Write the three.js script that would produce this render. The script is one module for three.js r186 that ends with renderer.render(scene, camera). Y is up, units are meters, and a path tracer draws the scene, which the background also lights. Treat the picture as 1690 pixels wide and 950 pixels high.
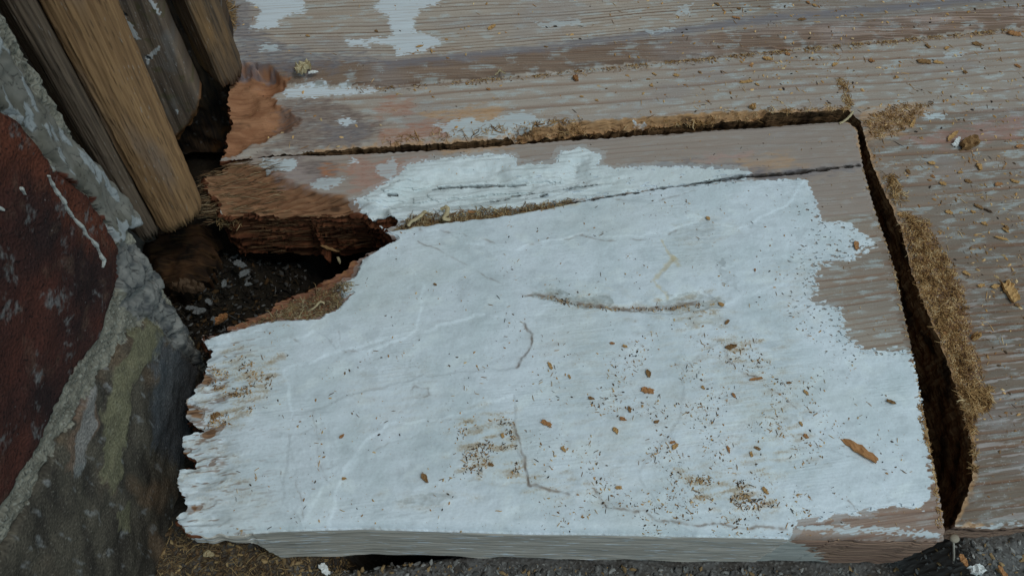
import * as THREE from 'three';
import { createNoise2D, createNoise3D } from 'simplex-noise';
import { mergeGeometries } from 'three/addons/utils/BufferGeometryUtils.js';

// ------------------------------------------------------------------ camera, sky, sun, exposure
const scene = new THREE.Scene();
const EYE = new THREE.Vector3(0, 0.305, 0);
const FWD = new THREE.Vector3(0.14806473, -0.86050829, -0.48744468).normalize();
const UPV = new THREE.Vector3(0.09455214, 0.5029366, -0.859136).normalize();
const RGT = new THREE.Vector3().crossVectors(FWD, UPV).normalize();
const FOC = 1326, CX = 845, CY = 475;                       // the photograph's lens, in its own pixels
const camera = new THREE.PerspectiveCamera((2 * Math.atan(475 / FOC) * 180) / Math.PI, 1690 / 950, 0.01, 60);
camera.position.copy(EYE); camera.up.copy(UPV); camera.lookAt(EYE.clone().add(FWD));
const renderer = new THREE.WebGLRenderer({ antialias: true });
renderer.setSize(1024, 575);
renderer.toneMapping = THREE.LinearToneMapping;
renderer.toneMappingExposure = 0.77;
renderer.shadowMap.enabled = true;

{ // overcast sky, cool
  const W = 256, H = 128, data = new Float32Array(W * H * 4);
  for (let j = 0; j < H; j++) for (let i = 0; i < W; i++) {
    const el = ((j + 0.5) / H - 0.5) * Math.PI, s = Math.max(0, Math.sin(el)), o = (j * W + i) * 4;
    const k = el < 0 ? 0.25 : 0.55 + 0.65 * s;
    data[o] = 0.68 * k; data[o + 1] = 0.93 * k; data[o + 2] = 1.06 * k; data[o + 3] = 1;
  }
  const sky = new THREE.DataTexture(data, W, H, THREE.RGBAFormat, THREE.FloatType);
  sky.mapping = THREE.EquirectangularReflectionMapping; sky.magFilter = THREE.LinearFilter; sky.needsUpdate = true;
  scene.background = sky; scene.environment = sky;
}
const sun = new THREE.DirectionalLight(new THREE.Color().setRGB(1.0, 0.97, 0.9), 1.0);
sun.position.set(0.55, 1.3, 0.15); sun.target.position.set(0.1, 0, -0.2);
sun.castShadow = true; sun.shadow.radius = 22; sun.shadow.mapSize.set(2048, 2048);
Object.assign(sun.shadow.camera, { left: -0.7, right: 0.7, top: 0.7, bottom: -0.7, near: 0.1, far: 3 });
scene.add(sun, sun.target);

// ------------------------------------------------------------------ helpers
let seed = 20240607;
const rnd = () => { seed = (seed + 0x6d2b79f5) | 0; let t = Math.imul(seed ^ (seed >>> 15), 1 | seed); t = (t + Math.imul(t ^ (t >>> 7), 61 | t)) ^ t; return ((t ^ (t >>> 14)) >>> 0) / 4294967296; };
const rr = (a, b) => a + (b - a) * rnd();
const N2 = createNoise2D(rnd), N3 = createNoise3D(rnd);
const fbm = (x, y, o = 4) => { let s = 0, a = 0.5, n = 0; for (let i = 0; i < o; i++) { s += a * N2(x, y); n += a; a *= 0.5; x = x * 2.03 + 17.1; y = y * 2.03 - 9.7; } return s / n; };
const hash = (i) => { const s = Math.sin(i * 127.1 + 11.7) * 43758.5453; return s - Math.floor(s); };
const clamp = (x, a = 0, b = 1) => (x < a ? a : x > b ? b : x), mix = (a, b, t) => a + (b - a) * t;
const sst = (a, b, x) => { const t = clamp((x - a) / (b - a)); return t * t * (3 - 2 * t); };
const lin = (c) => { c /= 255; return c <= 0.04045 ? c / 12.92 : Math.pow((c + 0.055) / 1.055, 2.4); };
const srgb = (c) => { c = clamp(c); return c <= 0.0031308 ? c * 12.92 : 1.055 * Math.pow(c, 1 / 2.4) - 0.055; };
// a colour seen on the photograph under its cool light -> the surface's own colour
const alb = (r, g, b, k = 1) => [Math.min(0.85, (lin(r) / 0.54) * k), Math.min(0.85, (lin(g) / 0.655) * k), Math.min(0.85, (lin(b) / 0.695) * k)];
const mix3 = (a, b, t) => { a[0] += (b[0] - a[0]) * t; a[1] += (b[1] - a[1]) * t; a[2] += (b[2] - a[2]) * t; };
const setc = (o, c) => { o[0] = c[0]; o[1] = c[1]; o[2] = c[2]; };
const C3 = (c) => new THREE.Color().setRGB(c[0], c[1], c[2]);

const ray = (px, py) => FWD.clone().multiplyScalar(FOC).addScaledVector(RGT, px - CX).addScaledVector(UPV, CY - py).normalize();
const at = (px, py, y = 0) => { const d = ray(px, py); return d.multiplyScalar((y - EYE.y) / d.y).add(EYE); };   // point on the level y
const xz = (px, py, y = 0) => { const p = at(px, py, y); return [p.x, p.z]; };
const pts = (flat, y = 0) => { const o = []; for (let i = 0; i < flat.length; i += 2) o.push(xz(flat[i], flat[i + 1], y)); return o; };

// signed distance (positive inside) to a closed polygon, kept on a grid
function area(poly, margin = 0.012, cell = 0.0005) {
  let x0 = 1e9, x1 = -1e9, z0 = 1e9, z1 = -1e9;
  for (const [x, z] of poly) { x0 = Math.min(x0, x); x1 = Math.max(x1, x); z0 = Math.min(z0, z); z1 = Math.max(z1, z); }
  x0 -= margin; z0 -= margin; x1 += margin; z1 += margin;
  const nx = Math.ceil((x1 - x0) / cell) + 1, nz = Math.ceil((z1 - z0) / cell) + 1, g = new Float32Array(nx * nz), n = poly.length;
  for (let j = 0; j < nz; j++) for (let i = 0; i < nx; i++) {
    const x = x0 + i * cell, z = z0 + j * cell;
    let best = 1e9, inside = false;
    for (let k = 0, m = n - 1; k < n; m = k++) {
      const ax = poly[k][0], az = poly[k][1], bx = poly[m][0], bz = poly[m][1], ex = bx - ax, ez = bz - az, wx = x - ax, wz = z - az;
      const t = clamp((wx * ex + wz * ez) / (ex * ex + ez * ez)), dx = wx - ex * t, dz = wz - ez * t, dd = dx * dx + dz * dz;
      if (dd < best) best = dd;
      if ((az > z) !== (bz > z) && x < (ex * (z - az)) / ez + ax) inside = !inside;
    }
    g[j * nx + i] = inside ? Math.sqrt(best) : -Math.sqrt(best);
  }
  return (x, z) => {
    const u = (x - x0) / cell, v = (z - z0) / cell;
    if (u < 0 || v < 0 || u >= nx - 1 || v >= nz - 1) return -margin;
    const i = u | 0, j = v | 0, a = u - i, b = v - j, o = j * nx + i;
    return (g[o] * (1 - a) + g[o + 1] * a) * (1 - b) + (g[o + nx] * (1 - a) + g[o + nx + 1] * a) * b;
  };
}
// distance to an open line whose points carry a half width: [x, z, w]; returns w - distance (positive inside)
function stroke(p, margin = 0.01) {
  let x0 = 1e9, x1 = -1e9, z0 = 1e9, z1 = -1e9;
  for (const [x, z] of p) { x0 = Math.min(x0, x); x1 = Math.max(x1, x); z0 = Math.min(z0, z); z1 = Math.max(z1, z); }
  return (x, z) => {
    if (x < x0 - margin || x > x1 + margin || z < z0 - margin || z > z1 + margin) return -margin;
    let best = -margin;
    for (let k = 0; k + 1 < p.length; k++) {
      const [ax, az, aw] = p[k], [bx, bz, bw] = p[k + 1], ex = bx - ax, ez = bz - az, t = clamp(((x - ax) * ex + (z - az) * ez) / (ex * ex + ez * ez));
      const d = aw + (bw - aw) * t - Math.hypot(x - ax - ex * t, z - az - ez * t);
      if (d > best) best = d;
    }
    return best;
  };
}
const MM = 0.001, PXM = 0.00026;
const line = (flat, y = 0) => { const o = []; for (let i = 0; i < flat.length; i += 3) o.push([...xz(flat[i], flat[i + 1], y), flat[i + 2] * PXM]); return o; };

// a relief sheet with an outline of its own and side walls: top geometry + side geometries by key
function plate({ x0, x1, z0, z1, cell, sdf, h, bottom, rows = 6, key = () => 'side', rough = () => 0, uv }) {
  const nx = Math.ceil((x1 - x0) / cell), nz = Math.ceil((z1 - z0) / cell), D = new Float32Array((nx + 1) * (nz + 1));
  for (let j = 0; j <= nz; j++) for (let i = 0; i <= nx; i++) { let d = sdf(x0 + i * cell, z0 + j * cell); if (i === 0 || j === 0 || i === nx || j === nz) d = Math.min(d, -1e-6); D[j * (nx + 1) + i] = Math.abs(d) < 1e-7 ? -1e-7 : d; }
  const pos = [], uvs = [], idx = [], seg = [], vid = new Map();
  const vert = (k, x, z) => { let v = vid.get(k); if (v === undefined) { v = pos.length / 3; vid.set(k, v); pos.push(x, h(x, z), z); const t = uv(x, z); uvs.push(t[0], t[1]); } return v; };
  const M = (nx + 1) * (nz + 1);
  const corner = (i, j) => vert(j * (nx + 1) + i, x0 + i * cell, z0 + j * cell);
  const cross = (i, j, i2, j2) => {
    const a = D[j * (nx + 1) + i], b = D[j2 * (nx + 1) + i2], t = clamp(a / (a - b), 0.02, 0.98), k = i === i2 ? 2 * M + Math.min(j, j2) * (nx + 1) + i : M + j * (nx + 1) + Math.min(i, i2);
    return vert(k, x0 + (i + (i2 - i) * t) * cell, z0 + (j + (j2 - j) * t) * cell);
  };
  for (let j = 0; j < nz; j++) for (let i = 0; i < nx; i++) {
    const c = [[i, j], [i, j + 1], [i + 1, j + 1], [i + 1, j]], s = c.map(([a, b]) => D[b * (nx + 1) + a] > 0);
    if (!(s[0] || s[1] || s[2] || s[3])) continue;
    const poly = []; let leave = -1;
    for (let k = 0; k < 4; k++) {
      const m = (k + 1) & 3;
      if (s[k]) poly.push([corner(...c[k]), 0]);
      if (s[k] !== s[m]) poly.push([cross(...(s[k] ? [...c[k], ...c[m]] : [...c[m], ...c[k]])), s[k] ? 1 : 2]);
    }
    for (let k = 1; k + 1 < poly.length; k++) idx.push(poly[0][0], poly[k][0], poly[k + 1][0]);
    for (let k = 0; k < poly.length; k++) if (poly[k][1] === 1) { const q = poly[(k + 1) % poly.length]; if (q[1] === 2) seg.push([poly[k][0], q[0]]); }
  }
  const top = new THREE.BufferGeometry();
  top.setAttribute('position', new THREE.Float32BufferAttribute(pos, 3)); top.setAttribute('uv', new THREE.Float32BufferAttribute(uvs, 2)); top.setIndex(idx); top.computeVertexNormals();
  const out = new Map(), nrm = new Map();
  for (const [a, b] of seg) { // outward on the level: the segment runs with the sheet on its left
    const dx = pos[b * 3] - pos[a * 3], dz = pos[b * 3 + 2] - pos[a * 3 + 2], l = Math.hypot(dx, dz) || 1;
    for (const v of [a, b]) { const n = nrm.get(v) ?? [0, 0]; n[0] += -dz / l; n[1] += dx / l; nrm.set(v, n); }
  }
  const sides = {};
  for (const [a, b] of seg) {
    const mx = (pos[a * 3] + pos[b * 3]) / 2, mz = (pos[a * 3 + 2] + pos[b * 3 + 2]) / 2, kk = key(mx, mz);
    if (!kk) continue;
    const S = (sides[kk] ??= { p: [], u: [], i: [], m: new Map() }), R = kk === 'lip' ? 1 : rows;
    const col = (v) => {
      if (S.m.has(v)) return S.m.get(v);
      const x = pos[v * 3], y = pos[v * 3 + 1], z = pos[v * 3 + 2], n = nrm.get(v), l = Math.hypot(n[0], n[1]) || 1, bt = bottom(x, z, y), first = S.p.length / 3;
      for (let r = 0; r <= R; r++) {
        const yy = mix(y, bt, r / R), o = r ? rough(x, z, yy, kk, r / R) : 0;
        S.p.push(x + (n[0] / l) * o, yy, z + (n[1] / l) * o);
        if (kk === 'lip') { const t = uv(x, z); S.u.push(t[0], t[1]); } else S.u.push(x - z, yy);
      }
      S.m.set(v, first); return first;
    };
    const A = col(a), B = col(b);
    for (let r = 0; r < R; r++) S.i.push(B + r, A + r, A + r + 1, B + r, A + r + 1, B + r + 1);
  }
  for (const k in sides) { const S = sides[k], g = new THREE.BufferGeometry(); g.setAttribute('position', new THREE.Float32BufferAttribute(S.p, 3)); g.setAttribute('uv', new THREE.Float32BufferAttribute(S.u, 2)); g.setIndex(S.i); g.computeVertexNormals(); sides[k] = g; }
  return { top, sides };
}
// colour (and relief) maps: fn(u, v, out) with u, v in metres, out = [r, g, b, relief 0..1]
function maps(w, h, u0, v0, u1, v1, fn) {
  const col = new Uint8Array(w * h * 4), rel = new Uint8Array(w * h * 4), o = [0, 0, 0, 0.5];
  for (let j = 0; j < h; j++) for (let i = 0; i < w; i++) {
    fn(u0 + ((i + 0.5) / w) * (u1 - u0), v0 + ((j + 0.5) / h) * (v1 - v0), o);
    const k = (j * w + i) * 4;
    col[k] = srgb(o[0]) * 255 + 0.5; col[k + 1] = srgb(o[1]) * 255 + 0.5; col[k + 2] = srgb(o[2]) * 255 + 0.5; col[k + 3] = 255;
    rel[k] = rel[k + 1] = rel[k + 2] = clamp(o[3]) * 255; rel[k + 3] = 255;
  }
  const T = (d, s) => { const t = new THREE.DataTexture(d, w, h); t.magFilter = THREE.LinearFilter; t.minFilter = THREE.LinearFilter; if (s) t.colorSpace = THREE.SRGBColorSpace; t.wrapS = t.wrapT = THREE.ClampToEdgeWrapping; t.needsUpdate = true; return t; };
  return { map: T(col, true), bumpMap: T(rel, false), uv: (u, v) => [(u - u0) / (u1 - u0), (v - v0) / (v1 - v0)] };
}
const stdMat = (o) => { const m = new THREE.MeshPhysicalMaterial({ roughness: 0.85, metalness: 0, specularIntensity: 0.22, side: THREE.DoubleSide, ...o }); return m; };
const used = new Map();
const numbered = (n) => { const k = used.get(n) ?? 0; used.set(n, k + 1); return k ? `${n}_${String(k).padStart(3, '0')}` : n; };
function tag(o, label, category, group, kind) { if (label) o.userData.label = label; if (category) o.userData.category = category; if (group) o.userData.group = group; if (kind) o.userData.kind = kind; return o; }
function thing(name, label, category, [x, y, z] = [0, 0, 0], group) { const g = new THREE.Group(); g.name = numbered(name); g.position.set(x, y, z); scene.add(g); return tag(g, label, category, group); }
function part(name, geo, mat, parent = scene) { const m = new THREE.Mesh(geo, mat); m.name = parent === scene ? numbered(name) : name; m.castShadow = m.receiveShadow = true; parent.add(m); return m; }
const uvBy = (geo, f) => { const u = geo.attributes.uv; for (let i = 0; i < u.count; i++) { const t = f(u.getX(i), u.getY(i)); u.setXY(i, t[0], t[1]); } return geo; };

// ------------------------------------------------------------------ outlines, read on the level of the sill's top
const KERF_FRONT = [338, 287, 380, 272, 430, 259, 530, 257, 640, 252, 740, 247, 840, 240, 960, 231, 1100, 221, 1180, 214, 1270, 208, 1400, 199];
const blockPoly = pts([...KERF_FRONT, 1416, 212, 1425, 270, 1447, 350, 1465, 400, 1480, 450, 1492, 510, 1503, 560, 1512, 610, 1522, 660, 1534, 720, 1547, 790, 1557, 850, 1563, 890,
  1480, 889, 1310, 886, 1200, 884, 1100, 882, 960, 879, 870, 878, 740, 874, 600, 870, 460, 874, 330, 884, 304, 880,
  292, 862, 302, 835, 298, 800, 292, 772, 320, 770, 322, 755, 298, 745, 300, 715, 338, 712, 335, 700, 302, 690, 312, 660, 328, 632, 345, 605, 348, 575, 335, 560,
  395, 527, 440, 502, 460, 479, 520, 458, 562, 441, 580, 425, 620, 408, 655, 394, 640, 385, 628, 373, 650, 365, 668, 358, 645, 356, 620, 356, 595, 345, 540, 347, 480, 347, 400, 340, 372, 345, 360, 330, 345, 310]);
const sillPoly = [...pts([378, 130, 372, 160, 380, 195, 368, 235, 362, 266, 500, 251, 590, 243, 700, 237, 830, 228, 850, 221, 960, 211, 1100, 197, 1270, 186, 1400, 179, 1412, 190,
  1422, 200, 1440, 270, 1470, 335, 1490, 380, 1507, 450, 1530, 510, 1552, 560, 1573, 620, 1592, 680, 1606, 735, 1606, 790, 1592, 830, 1575, 868, 1640, 872, 1690, 868]),
  [0.455, -0.043], [0.455, -0.455], [-0.10, -0.455], ...pts([340, 20])];
const A_block = area(blockPoly, 0.02), A_sill = area(sillPoly, 0.02);
const A_panel = area(pts([632, 374, 662, 366, 690, 374, 740, 364, 840, 354, 960, 334, 1090, 314, 1230, 300, 1330, 297, 1345, 330, 1356, 368, 1402, 368, 1442, 403, 1400, 427, 1352, 432, 1346, 455, 1340, 500, 1385, 508, 1395, 552, 1422, 580, 1500, 583, 1513, 620, 1521, 680, 1531, 740, 1535, 800, 1522, 836, 1480, 832, 1400, 846, 1312, 857, 1303, 905,
  270, 910, 270, 600, 352, 556, 440, 533, 525, 528, 560, 509, 586, 481, 567, 488, 560, 470, 588, 456, 598, 428, 640, 403, 661, 395]), 0.02);
const A_stripPaint = area(pts([588, 332, 640, 302, 680, 270, 740, 262, 800, 255, 850, 259, 852, 275, 918, 270, 928, 250, 960, 245, 992, 255, 985, 274, 1012, 280, 1080, 275, 1200, 280, 1237, 284, 1230, 296, 1100, 309, 960, 326, 830, 350, 720, 366, 668, 362, 625, 362, 598, 344]), 0.02);
const A_lip = area(pts([836, 232, 846, 208, 905, 206, 960, 199, 1040, 194, 1100, 189, 1180, 184, 1262, 180, 1274, 192, 1180, 199, 1100, 204, 960, 218]), 0.012);
const A_ledge = area(pts([325, 575, 380, 515, 470, 455, 560, 425, 620, 395, 665, 392, 640, 403, 600, 426, 590, 455, 562, 470, 567, 488, 584, 483, 560, 508, 525, 527, 440, 532, 350, 556]), 0.02);
const A_torn = area(pts([325, 280, 372, 268, 440, 275, 500, 305, 560, 322, 640, 338, 650, 365, 325, 370]), 0.02);
const A_scoop = area(pts([362, 120, 455, 125, 478, 136, 470, 150, 447, 160, 478, 180, 500, 205, 440, 232, 355, 268, 345, 240]), 0.02);
const CRACK = stroke(line([640, 374, 8, 720, 362, 9, 830, 350, 7, 900, 341, 4, 960, 332, 1.6, 1030, 321, 1.2, 1090, 312, 0.9, 1160, 302, 1.1, 1230, 291, 2.4, 1320, 284, 2.8, 1420, 272, 1.2]), 0.012);
const CR2 = [[714, 306.5, 0.9, 740, 303.5, 1.5, 793, 301, 1.6, 832, 300.5, 0.8], [838, 302, 0.8, 868, 301, 0.9], [846, 319, 1.1, 858, 318, 0.9], [868, 318, 1.2, 884, 316, 0.8], [893, 322, 1.2, 902, 321, 1], [930, 309, 0.5, 985, 303, 0.8], [640, 322, 0.8, 655, 320, 0.6], [806, 329, 1.3, 822, 327, 0.9], [832, 326, 1, 840, 325, 0.8]].map((l) => stroke(line(l), 0.01));
const CRACK2 = (x, z) => { let b = -0.01; for (const f of CR2) b = Math.max(b, f(x, z)); return b + 0.00025 * N2(x * 300, z * 300); };
const STEP = pts([300, 150, 478, 140, 569, 142, 626, 143, 696, 137, 800, 129, 863, 123, 1068, 103, 1300, 80, 1471, 65, 1690, 44, 1900, 24]);
const stepZ = (x) => { for (let k = 0; k + 1 < STEP.length; k++) if (x < STEP[k + 1][0]) { const t = (x - STEP[k][0]) / (STEP[k + 1][0] - STEP[k][0]); return mix(STEP[k][1], STEP[k + 1][1], t); } return STEP[STEP.length - 1][1]; };
const FRONT = pts([304, 880, 330, 884, 460, 874, 600, 870, 740, 874, 870, 878, 960, 879, 1100, 882, 1310, 886, 1480, 889, 1563, 890]).map((p) => [...p, 0]);
const D_front = stroke(FRONT, 0.02);
const xOf = (px, py) => xz(px, py)[0];

// ---- edges with their roughness
const sawTeeth = (x, z) => 0.00045 * N2(x * 420, z * 420) + 0.0003 * N2(x * 900, z * 900);
function blockS(x, z) {
  let d = A_block(x, z);
  if (d > 0.008 || d < -0.008) return d;
  const left = 1 - sst(-0.075, -0.055, x), fr = D_front(x, z) > -0.006 && x > -0.07;
  d += left * (0.0016 * N2(x * 60, z * 120) + 0.0005 * N2(x * 120, z * 480)) + (fr ? 0 : 0.0002 * N2(x * 300, z * 300));
  if (d < 0.004 && z < -0.2 && x > 0) d += 0.0004 * N2(x * 260, 3) ;
  if (x > 0.16 && A_block(x + 0.004, z) < 0.004) d += 0.0007 * Math.abs(Math.sin(z * 1000 + 0.7 * N2(z * 90, 2))) - 0.0003;
  const cav = A_ledge(x, z) > -0.006 || A_torn(x, z) > -0.006 ? 1 : 0;
  if (cav) d += 0.0010 * N2(x * 45, z * 420) + 0.0003 * N2(x * 400, z * 900);
  return d;
}
function sillS(x, z) {
  let d = A_sill(x, z);
  if (d > 0.006 || d < -0.006) return d;
  if (x < 0.205) d += 0.0008 * N2(x * 110, z * 240) + sawTeeth(x, z);
  else d += 0.0004 * N2(x * 160, z * 160) + 0.0003 * N2(x * 600, z * 600);
  return d;
}
const chipEdge = (x, z) => 0.0009 * N2(x * 150, z * 260) + 0.0004 * N2(x * 480, z * 700);
function panelPaintS(x, z) {
  let d = A_panel(x, z);
  const w = sst(0.118, 0.15, x) * (1 - sst(-0.075, -0.055, z)), nearRear = sst(-0.17, -0.2, z);
  if (d < 0.03) d += (1 - w) * chipEdge(x, z);
  if (w > 0) { // grain-wise tatters and holes beside the sanded end
    const t = N2(x * 120 + 3, z * 620) * 0.6 + N2(x * 260, z * 330 + 9) * 0.5;
    d += w * (0.0034 * t * (1 - 0.6 * nearRear) + 0.0012 * Math.sign(Math.sin(z * 2100 + 2 * N2(x * 50, z * 50))) * N2(x * 90, z * 90) * (1 - nearRear));
    if (d > 0 && d < 0.016) { const hole = N2(x * 250 + 50, z * 480 + 7) - 0.42 - d * 17; if (hole > 0 && z > -0.205 && z < -0.12) d = Math.min(d, -hole * 0.004); }
  }
  if (x > 0.15 && z > -0.075) d += 0.0012 * N2(x * 120, z * 500);
  d = Math.min(d, A_block(x, z) < 0.02 ? blockS(x, z) + 0.0005 : 1);
  if (x < -0.055 && d < 0.01 && z > -0.155) d = Math.min(d, blockS(x, z) + 0.0004 - 0.0075 * sst(0.05, 0.6, N2(x * 45 + 2, z * 95 + 1)) * (z > -0.092 ? 0.25 : 1) - 0.0012 * sst(0.2, 0.7, N2(x * 120, z * 400)));
  const c = CRACK(x, z);
  if (c > -0.003) d = Math.min(d, -c - 0.0002 );
  return d;
}
function stripPaintS(x, z) {
  let d = A_stripPaint(x, z) + 0.0011 * N2(x * 130 + 5, z * 260) + 0.0007 * N2(x * 420, z * 600);
  if (d > 0) { const b = N2(x * 85 + 31, z * 260 + 4); if (b > 0.72 && d < 0.008) d = -0.0003; }
  d = Math.min(d, blockS(x, z) + 0.0004);
  const c = CRACK(x, z);
  if (x > xOf(880, 345)) { if (c > -0.003) d = Math.min(d, -c - 0.0001); } else d = Math.min(d, 0.0022 - c);
  return Math.min(d, -CRACK2(x, z));
}

// ---- relief of the surfaces (metres, the sill's top is 0)
// worn-away layers of the paint: [outline, rise]
const LAYERS = [
  [[345, 560, 440, 545, 470, 565, 525, 548, 560, 578, 610, 580, 690, 548, 700, 470, 640, 400, 560, 470], 0.00030],
  [[690, 380, 740, 385, 770, 402, 850, 413, 905, 400, 960, 388, 1030, 392, 1100, 385, 1160, 360, 1215, 380, 1300, 340, 1330, 290, 960, 320, 700, 360], 0.00032],
  [[690, 548, 770, 528, 800, 520, 860, 532, 875, 548, 872, 580, 850, 608, 700, 620, 560, 660, 480, 690, 470, 610, 560, 580], -0.00030],
  [[560, 785, 600, 730, 640, 700, 740, 690, 850, 650, 850, 745, 872, 780, 868, 800, 940, 815, 990, 830, 1012, 842, 1085, 852, 1160, 882, 540, 882], -0.00028],
  [[470, 780, 480, 720, 540, 700, 545, 790, 500, 865, 470, 830], 0.0002],
  [[870, 490, 905, 478, 960, 492, 1010, 505, 1100, 495, 1160, 480, 1195, 505, 1150, 515, 1100, 520, 1040, 512, 960, 508], -0.0005],
  [[1190, 565, 1215, 610, 1270, 640, 1320, 685, 1330, 730, 1420, 760, 1480, 830, 1100, 850, 1050, 780, 1120, 700, 1130, 600], 0.00022],
  [[1100, 400, 1110, 430, 1085, 462, 1105, 490, 1200, 500, 1290, 470, 1300, 400, 1200, 390], 0.00015],
].map(([p, r]) => [area(pts(p), 0.008), r]);
const RIDGES = [ // thin raised or cracked paint lines [line, rise]
  [stroke(line([690, 378, 3, 760, 384, 3, 850, 411, 3, 905, 398, 3, 950, 388, 3]), 0.004), 0.00025],
  [stroke(line([1190, 570, 3, 1205, 600, 3, 1245, 622, 3, 1300, 660, 3, 1335, 690, 2]), 0.004), 0.0005],
  [stroke(line([530, 555, 3, 600, 582, 3, 690, 548, 3, 790, 520, 3]), 0.004), 0.0003],
  [stroke(line([560, 790, 3, 610, 720, 4, 690, 700, 3]), 0.004), 0.00025],
  [stroke(line([855, 700, 2, 858, 745, 2, 872, 785, 2]), 0.004), 0.0002],
];
const warp = (x, z, a = 0.0009) => [x + a * N2(x * 75, z * 75 + 40) + 0.00025 * N2(x * 330, z * 330), z + a * N2(x * 75 + 70, z * 75) + 0.00025 * N2(x * 330 + 9, z * 330)];
function blockH(x, z) {
  let h = 0.00035 * N2(x * 14, z * 30) + 0.00012 * N2(x * 50, z * 160);
  const f = -D_front(x, z), lf = 1 - sst(-0.078, -0.06, x);                                // rounded arris along the front
  if (f < 0.005) { const r = 0.0045, t = clamp((r - f) / r); h -= (r - Math.sqrt(Math.max(0, r * r - t * t * r * r))) * 0.8; }
  if (lf > 0 && z > -0.16) h -= lf * (0.0016 + 0.0008 * N2(x * 40, z * 150) + 0.0002 * N2(x * 110, z * 620) + 0.0010 * sst(0.25, 0.6, N2(x * 70 + 9, z * 210)));
  const lg = A_ledge(x, z);
  if (lg > -0.001) { const dp = -A_panel(x, z); if (dp > 0) h -= sst(-0.0005, 0.001, dp) * 0.002 + Math.min(0.014, dp * 0.42) + 0.0012 * (N2(x * 45 + z * 60, z * 420) + 0.6 * N2(x * 200, z * 700)); }
  const tn = A_torn(x, z);
  if (tn > 0) h -= sst(0, 0.004, tn) * (0.0018 + tn * 0.42) + sst(0, 0.002, tn) * (0.0018 * N2(x * 24, z * 420 + x * 40) + 0.0009 * N2(x * 70, z * 1200));
  const sp = A_stripPaint(x, z);
  if (sp > 0 && x < xOf(1110, 300)) { // terraces of broken layers stepping down to the crack
    const k = 1 - sst(xOf(940, 310), xOf(1110, 300), x), t = sp + 0.0012 * N2(x * 55, z * 170) + 0.0006 * N2(x * 160, z * 300);
    h -= k * (0.0036 * sst(0.003, 0.0125, t) + 0.0004 * N2(x * 50, z * 420));
  }
  const c = CRACK(x, z) + 0.0005 * N2(x * 150, z * 150);
  if (c > -0.0015) {
    const wide = 1 - sst(xOf(830, 350), xOf(960, 330), x), deep = sst(xOf(880, 345), xOf(960, 332), x);
    h -= wide * 0.0042 * sst(-0.0012, 0.0012, c) + deep * 0.007 * sst(-0.0001, 0.0004, c) + (1 - wide) * (1 - deep) * 0.0008 * sst(-0.0006, 0.0002, c);
  }
  const c2 = CRACK2(x, z);
  if (c2 > -0.0006) h -= 0.006 * sst(-0.0002, 0.0002, c2);
  const e = A_block(x, z);
  if (x > 0.14) h -= 0.0008 * sst(0.0015, 0, e);
  return h;
}
function paintH(x, z) {
  const [a, b] = warp(x, z);
  let r = 0;
  for (const [f, k] of LAYERS) { const d = f(a, b); if (d > -0.0006) r += 1.1 * k * sst(-0.0002, 0.00025, d); }
  for (const [f, k] of RIDGES) { const d = f(a, b); if (d > -0.001) r += 0.4 * k * sst(-0.0008, 0.0006, d); }
  return blockH(x, z) + 0.0006 + r + 0.00008 * N2(x * 90, z * 90);
}
function sillH(x, z) {
  const s = stepZ(x) - z + 0.0004 * N2(x * 40, 8);                                            // behind the step line: positive
  let h = 0.0003 * N2(x * 12, z * 30) + 0.00012 * N2(x * 30, z * 240);
  if (s > 0) h += 0.0022 * sst(0, 0.0006, s) + 0.0055 * sst(0, 0.010, s) + Math.max(0, s - 0.01) * 0.05;
  else h -= 0.0006 * sst(-0.0025, 0, s);
  const sc = A_scoop(x, z) + 0.0016 * N2(x * 90, z * 160) + 0.0007 * N2(x * 300, z * 500);
  if (sc > 0) { // hollows pared out with a gouge
    let dip = 0; for (const [px, py, r] of [[420, 215, 26], [395, 165, 30], [455, 200, 24], [385, 240, 22], [440, 140, 20]]) { const q = xz(px, py), d = Math.hypot(x - q[0], z - q[1]) / (r * PXM * 1.2); dip = Math.max(dip, 1 - d * d); }
    h = h * (1 - sst(0, 0.002, sc)) - sst(0, 0.0025, sc) * (0.002 + 0.0032 * Math.max(0, dip)) - sst(0, 0.012, sc) * 0.002 + 0.00025 * sst(0, 0.002, sc) * (N2(x * 90, z * 300) + 0.6 * N2(x * 300, z * 700));
  }
  const lp = A_lip(x, z) + 0.0008 * N2(x * 130, z * 200);
  if (lp > 0) h -= sst(0, 0.0006, lp) * 0.001 + lp * 1.5 + 0.0009 * sst(0, 0.001, lp) * (N2(x * 70, z * 500) + N2(x * 240, z * 900));
  const e = A_sill(x, z);
  if (e < 0.003) h -= (0.0005 + 0.0004 * N2(x * 300, z * 300)) * sst(0.003, 0, e);
  return h;
}

// ------------------------------------------------------------------ the top map (seen from above, in metres): one for sill and block
const X0 = -0.14, X1 = 0.46, Z0 = -0.46, Z1 = -0.02, TW = 2048, TH = 1504;
const PAINT = [0.725, 0.78, 0.825], PAINT2 = [0.60, 0.665, 0.69];
const PINK = alb(160, 150, 147), PINKD = alb(142, 130, 127), BROWN = alb(116, 90, 78), GREY = alb(96, 101, 108), DARK = alb(62, 58, 56), OCHRE = alb(156, 132, 98), RED = alb(142, 104, 84), ROT = alb(132, 96, 66), ROTD = alb(84, 62, 46), DIRT = alb(110, 92, 66), YEL = alb(160, 158, 125), ORANGE = alb(150, 104, 66), GREYB = alb(126, 126, 128);
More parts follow.
